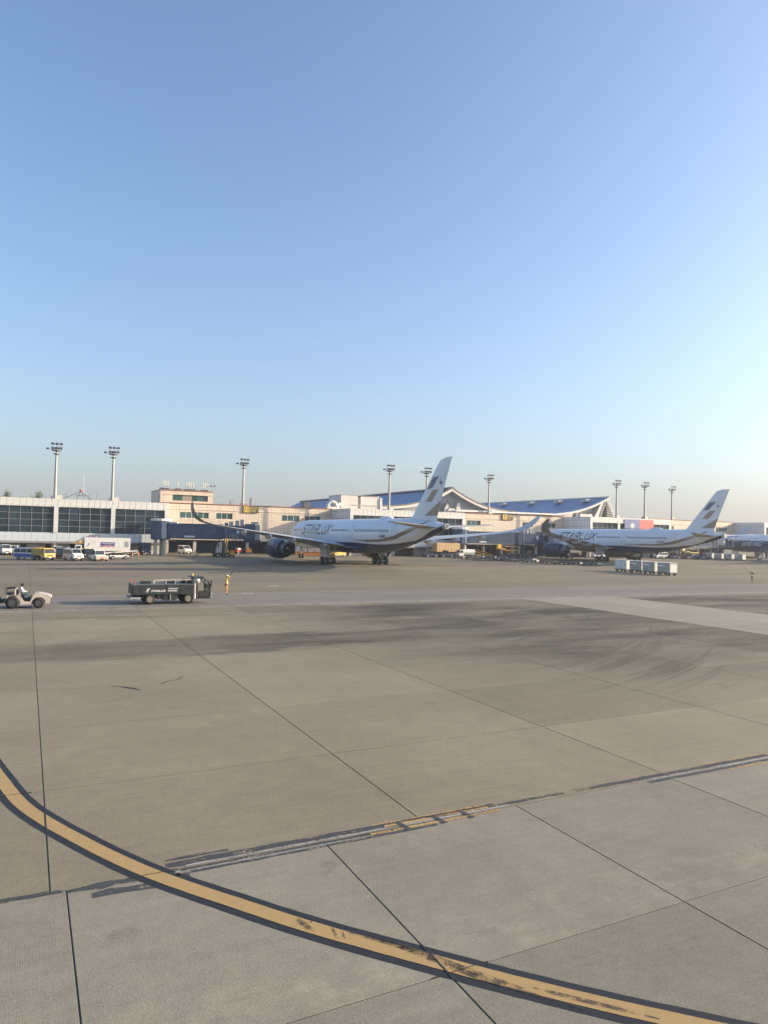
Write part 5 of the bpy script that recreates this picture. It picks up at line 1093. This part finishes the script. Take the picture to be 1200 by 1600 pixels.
def deck_loader(name, label, loc, rz, mt):
    t = thing(name, label, 'cargo loader', loc, R_(rz), 'high cargo loaders'); MB().b2(-3., 3., -1.3, 1.3, .45, .95).build('chassis', M_BDRK, t, bevel=.06); MB().b2(-3., 1.2, -1.25, 1.25, 1.9, 2.15).build('main_deck', mt, t); MB().b2(1.4, 3.1, -1.25, 1.25, 2.3, 2.5).build('bridge_deck', mt, t)
    for s in (-1, 1):
        MB().box((-.9, s*1.0, 1.42), (3.2, .12, .12), ry=.3).build('scissor_arm', mt, t); MB().box((-.9, s*.9, 1.42), (3.2, .12, .12), ry=-.3).build('scissor_arm', mt, t); MB().path([(-3, s*1.2, 2.15), (-3, s*1.2, 3.1), (1.2, s*1.2, 3.1), (1.2, s*1.2, 2.15)], .035).build('guard_rail', mt, t)
    MB().b2(1.6, 2.8, -1.2, -.4, 2.5, 3.6).build('operator_cab', mt, t, bevel=.06)
    for x in (-2, 2):
        for s in (-1, 1): wheel_y(t, x, s*1.1, .45, .3)
    return t
deck_loader('cargo_loader', 'yellow high cargo loader under the middle bridge', (117.6, 157.6, 0), 184, M_YELP); deck_loader('cargo_loader', 'pale yellow cargo loader left of the far baggage train', (189., 157.2, 0), 182, flat('pale_yellow', (.62, .50, .18), .5))
sg = thing('notice_board', 'white notice board on a post before the dark undercroft', 'sign', (121.6, 160.2, 0)); MB().b2(-.6, .6, -.06, .06, 1.5, 3.6).build('panel', M_WDOOR, sg); MB().b2(-.1, .7, -.1, .1, 0, 1.49).build('post', M_WDOOR, sg)
# by the second airliner
for i, (x, y, rz, m, lb) in enumerate(((126.5, 158.4, 175, M_NAVYV, 'dark tractor beside the middle bridge wheels'), (136.6, 155.2, 95, M_NAVYV, 'dark towing tractor at the nose of the second airliner'))): tractor('tow_tractor', lb, 'tractor', (x, y, 0), rz, GT, False, m)
car('van', 'small white van seen under the second airliner, left of its main gear', 'van', (154., 160.5, 0), 175, M_WHITE, 'van', 'vehicles beyond the second airliner'); car('van', 'white van seen under the second fuselage, right of the rear wheels', 'van', (178.6, 159.5, 0), 178, M_WHITE, 'van', 'vehicles beyond the second airliner')
for k, (x, y, lb) in enumerate(((181.6, 156.8, 'left of three dark blue tractors beyond the near carts'), (184.4, 153.6, 'middle of three dark blue tractors beyond the near carts'), (188.4, 151.6, 'right of three dark blue tractors beyond the near carts'))): tractor('tow_tractor', lb, 'tractor', (x, y, 0), 178, GT, False, M_NAVYV)
cart('power_cart', 'orange topped cart among the far blue tractors', 'cart', 186.4, 157.4, 178, M_ORNG, M_ORNG, GU); cart('power_cart', 'dark cart left of the pale yellow loader', 'cart', 187.2, 153.2, 170, M_NAVYV, M_GREY, GU)
bar = thing('tow_bar_stand', 'red and white tow bar lying right of the far baggage train', 'tow bar', (199.4, 146.4, 0), .1); m = MB(); m2 = MB()
for k in range(6): (m if k % 2 else m2).tube((-2+k*.6, 0, .45), (-1.4+k*.6, 0, .45), .1, .1, 8)
m.build('red_sections', M_REDP, bar); m2.build('white_sections', M_SIGNW, bar); wheel_y(bar, 0, .25, .32, .14); wheel_y(bar, 0, -.25, .32, .14)
st = thing('boarding_stairs', 'grey mobile boarding stairs under the blue fuselage at right', 'stairs', (212.5, 148.5, 0), R_(-32)); m = MB()
for s in (-.7, .7): m.tube((-3.2, s, .4), (2.4, s, 3.9), .1, .1, 6); m.tube((-3.2, s, 1.4), (2.4, s, 4.9), .04, .04, 5)
m.build('stringer', M_STEEL, st)
for k in range(14): MB().box((-3.1+k*.4, 0, .5+k*.25), (.3, 1.4, .05)).build('tread', M_GREY, st)
MB().b2(-1.5, 3., -.9, .9, .4, .7).build('chassis', M_WHITE, st); MB().tube((2., .6, .7), (2., .6, 3.7), .08).tube((2., -.6, .7), (2., -.6, 3.7), .08).build('prop', M_STEEL, st)
for x in (-1., 2.4):
    for s in (-1, 1): wheel_y(st, x, s*.8, .36, .24)

# ================================================================ hydrant dispenser truck (nearest, dark)
ft = thing('fuel_truck', 'dark charcoal refuelling truck with white lettering and yellow beacon in front', 'truck', (10.0, 56.35, 0), R_(.4))
HW = 1.08
MB().b2(-2.7, 1.6, -.45, .45, .42, .66).b2(-1., .5, -.95, .95, .38, .74).build('chassis', M_BLACK, ft)
def side_sections():
    for x0, x1, nm in ((-2.82, -2.3, 'rear_locker'), (-2.285, -.42, 'tank_panel'), (-.405, .62, 'pump_panel'), (.635, 1.82, 'module_panel')):
        for s in (-1, 1):
            p = MB().b2(x0, x1, s*HW-.03, s*HW+.03, .74, 1.46).build(nm, M_CHAR, ft, bevel=.015)
            MB().b2(x0+.06, x1-.06, s*(HW+.032)-.006, s*(HW+.032)+.006, .8, .815).build('seam', M_BLACK, p)
side_sections()
MB().b2(-2.8, 1.8, -HW+.04, HW-.04, .72, 1.4).build('body_core', M_CHAR, ft); MB().b2(-2.86, 1.84, -HW-.02, HW+.02, 1.46, 1.52).build('deck_plate', flat('deck_grey', (.12, .13, .135), .6), ft, bevel=.015); MB().b2(-2.85, -2.82, -HW+.05, HW-.05, .76, 1.44).build('rear_panel', M_CHAR, ft)
MB().b2(-3.0, -2.2, -HW-.02, HW+.02, .42, .56).build('rear_bumper', M_GREY, ft, bevel=.03); MB().box((-2.9, -.8, .5), (.14, .3, .16)).build('tail_light', M_TAIL, ft); MB().box((-2.9, .8, .5), (.14, .3, .16)).build('tail_light', M_TAIL, ft)
for x in (-1.55, 1.28):
    for s in (-1, 1):
        wheel_y(ft, x, s*(HW-.16), .4, .28, 24, flat('rim_beige', (.20, .175, .14), .5))
        m = MB()
        if x < 0:
            for k in range(7):
                a0, a1 = math.pi*(.06+.88*k/7), math.pi*(.06+.88*(k+1)/7); m.quad((x+.54*math.cos(a0), s*(HW-.34), .4+.5*math.sin(a0)), (x+.54*math.cos(a1), s*(HW-.34), .4+.5*math.sin(a1)), (x+.54*math.cos(a1), s*(HW+.04), .4+.5*math.sin(a1)), (x+.54*math.cos(a0), s*(HW+.04), .4+.5*math.sin(a0)))
            m.build('mudguard', M_GREY, ft)
MB().b2(-.6, .35, -HW+.06, -HW+.46, .3, .7).build('tool_box', M_BLACK, ft, bevel=.02); MB().b2(-.1, -.04, -HW+.0, -HW+.05, .3, .74).build('hose_post', M_STEEL, ft)
# deck pipework and rails
m = MB(); m.path([(-1.3, -.8, 1.52), (-1.3, -.8, 1.78), (1.7, -.8, 1.82), (2.1, -.8, 1.78)], .045, 8); m.path([(-1.05, .5, 1.52), (-1.05, .5, 1.72), (1.5, .5, 1.74)], .04, 8); m.build('deck_rail', flat('pale_rail', (.42, .38, .32), .45), ft)
for x in (-.4, .3, 1.1): MB().tube((x, -.8, 1.52), (x, -.8, 1.79), .03).build('rail_post', M_STEEL, ft)
for x, w, h in ((-2.1, .7, .16), (-.3, .8, .14), (.9, .5, .12)): MB().b2(x, x+w, -.3, .5, 1.525, 1.525+h).build('hatch', M_BLACK, ft, bevel=.03)
MB().tube((1.0, -.1, 1.52), (1.0, -.1, 1.85), .12, .1, 10).build('filter_pot', M_BLACK, ft); MB().b2(1.12, 1.55, -.5, .4, 1.53, 1.72).build('meter_box', M_BLACK, ft, bevel=.03)
for s in (-1, 1): MB().tube((-2.7, s*.95, 1.52), (-2.7, s*.95, 1.75), .04).build('rear_marker', M_REDP, ft)
# open front cab
cb = MB().b2(1.86, 3.0, -HW, HW, .36, .46).build('cab_floor', M_BLACK, ft, bevel=.02)
m = MB()
for s in (-1, 1):
    m.path([(1.95, s*1.0, .46), (1.95, s*1.0, 1.95), (2.35, s*1.0, 1.97), (2.72, s*1.0, 1.72), (2.95, s*1.0, 1.4), (2.98, s*1.0, .46)], .055, 8)
m.path([(2.35, -1, 1.97), (2.35, 1, 1.97)], .05, 8); m.path([(2.95, -1, 1.4), (2.95, 1, 1.4)], .05, 8); m.build('cab_frame', M_CHAR, cb)
MB().b2(1.5, 2.5, -.85, .85, 1.98, 2.05).build('cab_roof', M_CHAR, cb, bevel=.03); MB().b2(1.85, 1.93, -1.0, 1.0, .46, 1.9).build('cab_back', M_BLACK, cb); MB().b2(2.94, 2.985, -.98, .98, .46, .95).build('dash_panel', M_CHAR, cb)
MB().quad((2.99, -.95, .98), (2.99, .95, .98), (2.97, .95, 1.38), (2.97, -.95, 1.38)).build('windscreen', M_VGLS, cb); MB().b2(2.0, 2.5, -.7, -.2, .46, .85).b2(1.98, 2.1, -.7, -.2, .85, 1.4).build('seat', M_BLACK, cb, bevel=.05)
MB().tube((1.72, -1.0, .4), (1.72, -1.0, 1.75), .13, .13, 14).build('standpipe', flat('pipe_cream', (.44, .41, .36), .4, .2), ft, smooth=.7); MB().lathe([(1.6, .2), (1.75, .26), (1.9, .2)], (1.9, -.98, 0), 'Z', 14).build('coupling_head', flat('coupling_metal', (.5, .47, .4), .35, .4), ft, smooth=.6); MB().b2(2.9, 3.06, -1.05, 1.05, .4, .56).build('front_bumper', M_GREY, ft, bevel=.03)
for s in (-1, 1): MB().box((3.06, s*.75, .7), (.06, .22, .2)).build('headlight', M_LAMP, cb); MB().box((2.98, s*1.12, 1.55), (.06, .16, .5)).build('mirror', M_BLACK, cb)
MB().box((2.45, -1.03, .75), (.8, .03, .5)).build('side_grille', M_BLACK, cb)
bc = MB().tube((1.7, -.3, 2.05), (1.7, -.3, 2.12), .09, .09, 12).build('beacon_base', M_BLACK, cb); MB().lathe([(0, .08), (.1, .075), (.17, .02)], (1.7, -.3, 2.12), 'Z', 12).build('beacon', M_BEAC, bc, smooth=.6)
yy = -HW-.045; ink = flat('white_ink', (.75, .74, .72), .5)
text('lettering', 'STARLUX', ink, ft, (-1.0, yy, 1.02), .2, (math.pi/2, 0, 0), .25, .004, 1.25, .006)
m = MB(); m.add([(-1.92, yy, .98), (-1.72, yy, 1.02), (-1.64, yy, 1.12), (-1.78, yy, 1.1)], [(0, 1, 2, 3)]); m.add([(-1.78, yy, 1.12), (-1.64, yy, 1.14), (-1.56, yy, 1.25), (-1.82, yy, 1.19)], [(0, 1, 2, 3)]); m.add([(-1.84, yy, .9), (-1.74, yy, .93), (-1.7, yy, 1.0), (-1.8, yy, .97)], [(0, 1, 2, 3)]); m.build('emblem', ink, ft)
text('small_lettering', 'HYDRANT', ink, ft, (.1, yy, 1.18), .13, (math.pi/2, 0, 0), 0, .004, 1.2, .004); text('small_lettering', 'DISPENSER', ink, ft, (.06, yy, 1.02), .13, (math.pi/2, 0, 0), 0, .004, 1.1, .004)
for x in (.85, 1.25): MB().b2(x, x+.34, yy+.0, yy+.008, .92, 1.3).build('louvre_panel', M_BLACK, ft)

# ================================================================ baggage tug at the left
tg = thing('baggage_tug', 'cream open baggage tug at the left edge with seated driver', 'tug', (.05, 55.4, 0), R_(-3)); W = .72
def arch(cx, r, z, n=8): return [(cx+r*math.cos(math.pi*k/n), z+r*math.sin(math.pi*k/n)) for k in range(n+1)]
prof = [(-1.28, .28), (-1.22, .42), (-1.02, .92), (-.28, .95), (.02, .5), (.38, .48), (.62, 1.02), (.9, 1.05), (1.5, .92), (1.66, .82), (1.68, .45), (1.62, .32), (1.32, .32)]+arch(.92, .44, .34)[0:]+[(.46, .3), (-.22, .28)]+arch(-.72, .5, .36)
bd = MB()
for s in (-1, 1): bd.prism(prof, s*W-.05 if s > 0 else -W, W if s > 0 else -W+.05)
bd.build('side_shell', M_CREAM, tg)
MB().prism([(.62, .98), (.9, 1.04), (1.5, .91), (1.65, .8), (1.65, .7), (.62, .7)], -W+.05, W-.05).build('bonnet', M_CREAM, tg, bevel=.03); MB().b2(1.55, 1.69, -W+.06, W-.06, .36, .72).build('front_grille', M_BLACK, tg, bevel=.02)
MB().b2(-1.2, -.3, -W+.05, W-.05, .84, .92).build('rear_deck', M_CREAM, tg); MB().b2(-.25, .6, -W+.05, W-.05, .3, .36).build('floor', M_BLACK, tg); MB().b2(-1.2, .62, -.35, .35, .36, .7).build('powertrain', M_BLACK, tg)
MB().b2(-.42, -.02, -.5, .5, .72, .86).b2(-.5, -.38, -.5, .5, .86, 1.3).build('seat', M_BLACK, tg, bevel=.05); MB().path([(.5, -.25, .75), (.3, -.25, 1.12)], .03).build('steering_column', M_BLACK, tg)
m = MB()
for k in range(14):
    a0, a1 = 2*math.pi*k/14, 2*math.pi*(k+1)/14; f2 = lambda a: (.3+.09*math.sin(a), -.25+.19*math.cos(a), 1.12+.16*math.sin(a)); m.tube(f2(a0), f2(a1), .018, .018, 6)
m.build('steering_wheel', M_BLACK, tg)
for x, r in ((-.72, .42), (.92, .36)):
    for s in (-1, 1): wheel_y(tg, x, s*(W-.08), r, .26, 22, flat('rim_dark', (.06, .06, .065), .5))
MB().path([(-.55, -.6, .92), (-.55, -.6, 1.35)], .035).path([(-.55, .6, .92), (-.55, .6, 1.35)], .035).build('marker_post', M_CREAM, tg); MB().path([(-1.1, -.5, .92), (-1.15, -.5, 1.35), (-.6, -.5, 1.4), (-.6, .5, 1.4), (-1.15, .5, 1.35), (-1.1, .5, .92)], .035).build('rear_guard', M_BLACK, tg); MB().b2(-1.15, -.7, -.5, .5, .93, 1.08).build('tool_tray', M_BLACK, tg, bevel=.03)
MB().b2(-1.6, -1.25, -.35, .35, .35, .62).tube((-1.5, 0, .3), (-1.5, 0, .75), .05).build('tow_hitch', M_BLACK, tg, bevel=.02)
for s in (-1, 1): MB().lathe([(1.66, .085), (1.71, .085), (1.72, .05)], (0, s*.5, .78), 'X', 12).build('headlight', M_LAMP, tg)
text('fleet_number', 'LHN422', M_BLACK, tg, (-.66, -W-.008, .875), .14, (math.pi/2, 0, 0), 0, .003, 1.15)

# ================================================================ people
SKIN = flat('skin', (.42, .26, .19), .55); HAIR = flat('dark_hair', (.02, .016, .014), .6)
def person(label, loc, rz, J, mats, group=None, hat=None, extra=None, scale=1.):
    """J: joint -> position; one continuous skinned body, coloured by body zone; clothes and hat as children"""
    t = thing('person', label, 'person', loc, rz, group)
    E = [('hip', 'waist'), ('waist', 'chest'), ('chest', 'neck'), ('neck', 'head'), ('head', 'crown')]
    rad = dict(hip=(.15, .11), waist=(.135, .10), chest=(.165, .115), neck=(.058, .058), head=(.082, .098), crown=(.06, .07))
    for s in 'LR':
        E += [('chest', 'sh'+s), ('sh'+s, 'el'+s), ('el'+s, 'wr'+s), ('wr'+s, 'pa'+s), ('hip', 'th'+s), ('th'+s, 'kn'+s), ('kn'+s, 'an'+s), ('an'+s, 'to'+s)]
        rad.update({'sh'+s: (.07, .07), 'el'+s: (.048, .048), 'wr'+s: (.032, .032), 'pa'+s: (.036, .022), 'th'+s: (.1, .1), 'kn'+s: (.068, .068), 'an'+s: (.048, .048), 'to'+s: (.045, .035)})
    J = {k: Vector(v) for k, v in J.items()}
    for s in 'LR':
        d = (J['wr'+s]-J['el'+s]).normalized(); J['pa'+s] = J['wr'+s]+d*.08; side = d.cross(Vector((.3, .2, .9))).normalized()
        for k, (off, ln) in enumerate(((-.032, .062), (-.011, .078), (.011, .074), (.032, .058))):
            a, b = f'f{k}{s}', f'g{k}{s}'; J[a] = J['pa'+s]+side*off+d*ln*.55; J[b] = J[a]+d*ln*.5+Vector((0, 0, -.012)); E += [('pa'+s, a), (a, b)]; rad[a] = (.010, .010); rad[b] = (.008, .008)
        J['tb'+s] = J['wr'+s]+side*.05+d*.05; E.append(('wr'+s, 'tb'+s)); rad['tb'+s] = (.011, .011)
    J['nose'] = J['head']+Vector((.1, 0, -.01)); E.append(('head', 'nose')); rad['nose'] = (.018, .02)
    names_ = list(J); ix = {n_: i for i, n_ in enumerate(names_)}
    me = bpy.data.meshes.new('body'); me.from_pydata([J[n_]*scale for n_ in names_], [(ix[a], ix[b]) for a, b in E], []); me.update()
    o = bpy.data.objects.new('body', me); COL.objects.link(o); md = o.modifiers.new('skin', 'SKIN'); md.use_smooth_shade = True; md.branch_smoothing = .6; sb = o.modifiers.new('sub', 'SUBSURF'); sb.levels = 1; sb.render_levels = 1
    sv = me.skin_vertices[0].data
    for n_ in names_: sv[ix[n_]].radius = tuple(r*scale for r in rad[n_]); sv[ix[n_]].use_root = (n_ == 'hip')
    dg = bpy.context.evaluated_depsgraph_get(); nm = bpy.data.meshes.new_from_object(o.evaluated_get(dg)); bpy.data.objects.remove(o)
    nm.name = 'body'; nm.materials.clear()
    zones = ['top', 'sleeve', 'trousers', 'skin', 'shoe']
    for z in zones: nm.materials.append(mats[z])
    def zone(a, b):
        if a == 'head' or a == 'neck' or b in ('nose', 'crown', 'head'): return 3
        if a[:2] == 'an': return 4
        if a[:2] in ('th', 'kn') or (a == 'hip' and b[:2] == 'th'): return 2
        if a[:2] in ('sh', 'el'): return 1
        if a in ('hip', 'waist', 'chest'): return 0
        return 3
    segs = [(J[a]*scale, J[b]*scale, zone(a, b)) for a, b in E]
    for p in nm.polygons:
        c = p.center; best = None
        for a, b, z in segs:
            ab = b-a; u = max(0, min(1, (c-a).dot(ab)/max(1e-9, ab.length_squared))); dd = (a+ab*u-c).length
            if best is None or dd < best[0]: best = (dd, z)
        p.material_index = best[1]; p.use_smooth = True
    link('body', nm, t)
    hd = J['head']*scale
    if hat:
        MB().lathe([(-.01, .115), (.03, .118), (.08, .095), (.12, .04), (.125, .005)], (hd.x, hd.y, hd.z+.04), 'Z', 16).build('hat', hat, t, smooth=.8); MB().lathe([(.0, .12), (.012, .13)], (hd.x+.05, hd.y, hd.z+.035), 'Z', 14).build('hat_brim', hat, t)
    MB().lathe([(-.09, .07), (-.03, .104), (.03, .106)], (hd.x-.016, hd.y, hd.z), 'Z', 14).build('hair', HAIR, t, smooth=.8)
    for s in (-1, 1): MB().box((hd.x+.088, hd.y+s*.032, hd.z+.012), (.02, .022, .014)).build('eye', M_BLACK, t)
    MB().box((hd.x+.086, hd.y, hd.z-.05), (.02, .045, .01)).build('mouth', flat('lips', (.25, .1, .08), .5), t)
    if extra: extra(t, {k: v*scale for k, v in J.items()})
    return t
def stand(**kw):
    J = dict(hip=(0, 0, .93), waist=(0, 0, 1.06), chest=(.01, 0, 1.33), neck=(.015, 0, 1.5), head=(.035, 0, 1.6), crown=(.03, 0, 1.69), shL=(0, .19, 1.41), elL=(-.03, .25, 1.13), wrL=(.08, .25, .9), shR=(0, -.19, 1.41), elR=(-.03, -.25, 1.13), wrR=(.08, -.25, .9), thL=(0, .1, .88), knL=(.03, .12, .5), anL=(-.01, .12, .09), toL=(.15, .13, .045), thR=(0, -.1, .88), knR=(.03, -.12, .5), anR=(-.01, -.12, .09), toR=(.15, -.13, .045))
    J.update(kw); return J
M_HIVIS = flat('hivis_yellow', (.72, .52, .06), .6); M_OTR = flat('orange_trousers', (.60, .24, .07), .7); M_SHOE = flat('boot', (.03, .027, .025), .6); M_TEAL = flat('teal_trousers', (.07, .13, .15), .7); M_SHIRT = flat('white_shirt', (.70, .71, .72), .7); M_GRN = flat('green_vest', (.30, .42, .14), .6); M_REFL = flat('reflective_band', (.7, .7, .66), .3)
hv = dict(top=M_HIVIS, sleeve=M_HIVIS, trousers=M_OTR, skin=SKIN, shoe=M_SHOE)
def wand(s):
    def f(t, J):
        d = (J['pa'+s]-J['wr'+s]).normalized(); a = J['pa'+s]; MB().tube(a-d*.05, a+d*.14, .022, .022, 8).build('wand_grip', M_BLACK, t); MB().tube(a+d*.14, a+d*.5, .03, .024, 8).build('wand', M_BLACK, t)
        c = J['waist']; MB().lathe([(c.z+.02, .15), (c.z+.07, .155)], (c.x, c.y, 0), 'Z', 16, cap=False).build('reflective_band', M_REFL, t); MB().lathe([(c.z-.22, .165), (c.z-.1, .15)], (c.x, c.y, 0), 'Z', 16, cap=False).build('vest_hem', M_BLACK, t)
    return f
person('person in yellow vest and orange trousers raising a wand beside the dark truck', (16.0, 62.3, 0), R_(-20), stand(elR=(.22, -.32, 1.46), wrR=(.34, -.36, 1.7), elL=(.0, .27, 1.15), wrL=(.12, .2, .98)), hv, 'people guiding on the apron', flat('helmet_pale', (.75, .66, .25), .4), wand('R'))
person('person in green vest raising one arm, alone at the right edge', (90.2, 64.6, 0), R_(200), stand(elR=(.14, -.36, 1.5), wrR=(.22, -.5, 1.72)), dict(hv, top=M_GRN, trousers=flat('dull_orange', (.42, .2, .1), .7), sleeve=flat('brown_sleeve', (.22, .15, .08), .7)), 'people guiding on the apron', flat('helmet_white', (.6, .58, .52), .4), wand('R'))
person('person in yellow vest at the foot of the cargo lift', (39.0, 151.6, 0), R_(140), stand(), hv, 'people working far off', MATS['helmet_pale'])
person('person in orange vest near the engine of the second airliner', (143.4, 157.2, 0), R_(100), stand(), dict(hv, top=M_ORNG, sleeve=M_NAVYV, trousers=M_NAVYV), 'people working far off', MATS['helmet_pale'])
person('person in pale shirt standing right of the far baggage train', (203.5, 150.5, 0), R_(180), stand(), dict(hv, top=M_SHIRT, sleeve=M_SHIRT, trousers=M_NAVYV), 'people working far off', MATS['helmet_white'])
seat = dict(hip=(-.2, -.25, .96), waist=(-.24, -.25, 1.08), chest=(-.22, -.25, 1.32), neck=(-.19, -.25, 1.47), head=(-.14, -.25, 1.57), crown=(-.14, -.25, 1.66), shL=(-.21, -.06, 1.38), elL=(-.05, -.02, 1.16), wrL=(.17, -.09, 1.14), shR=(-.21, -.44, 1.38), elR=(-.05, -.48, 1.16), wrR=(.17, -.41, 1.14), thL=(-.12, -.16, .93), knL=(.26, -.13, .95), anL=(.36, -.13, .52), toL=(.5, -.13, .47), thR=(-.12, -.34, .93), knR=(.26, -.38, .95), anR=(.36, -.38, .52), toR=(.5, -.38, .47))
person('person in white shirt and dark cap driving the cream tug', (.05, 55.4, 0), R_(-3), seat, dict(top=M_SHIRT, sleeve=M_SHIRT, trousers=M_TEAL, skin=SKIN, shoe=M_SHOE), None, flat('cap_dark', (.05, .04, .04), .6))

# ================================================================ air
hz = MB().b2(-1550, 1550, -1550, 1550, -1.2, 27.5).build('haze', None)
hz.data.materials.clear(); hm = bpy.data.materials.new('haze_air'); hm.use_nodes = True; hn = hm.node_tree; hn.nodes.clear()
pv = hn.nodes.new('ShaderNodeVolumePrincipled'); pv.inputs['Color'].default_value = (.86, .89, .93, 1); pv.inputs['Density'].default_value = .00026; pv.inputs['Anisotropy'].default_value = .3
ho = hn.nodes.new('ShaderNodeOutputMaterial'); hn.links.new(pv.outputs[0], ho.inputs['Volume']); hz.data.materials.append(hm); tag(hz, kind='stuff')
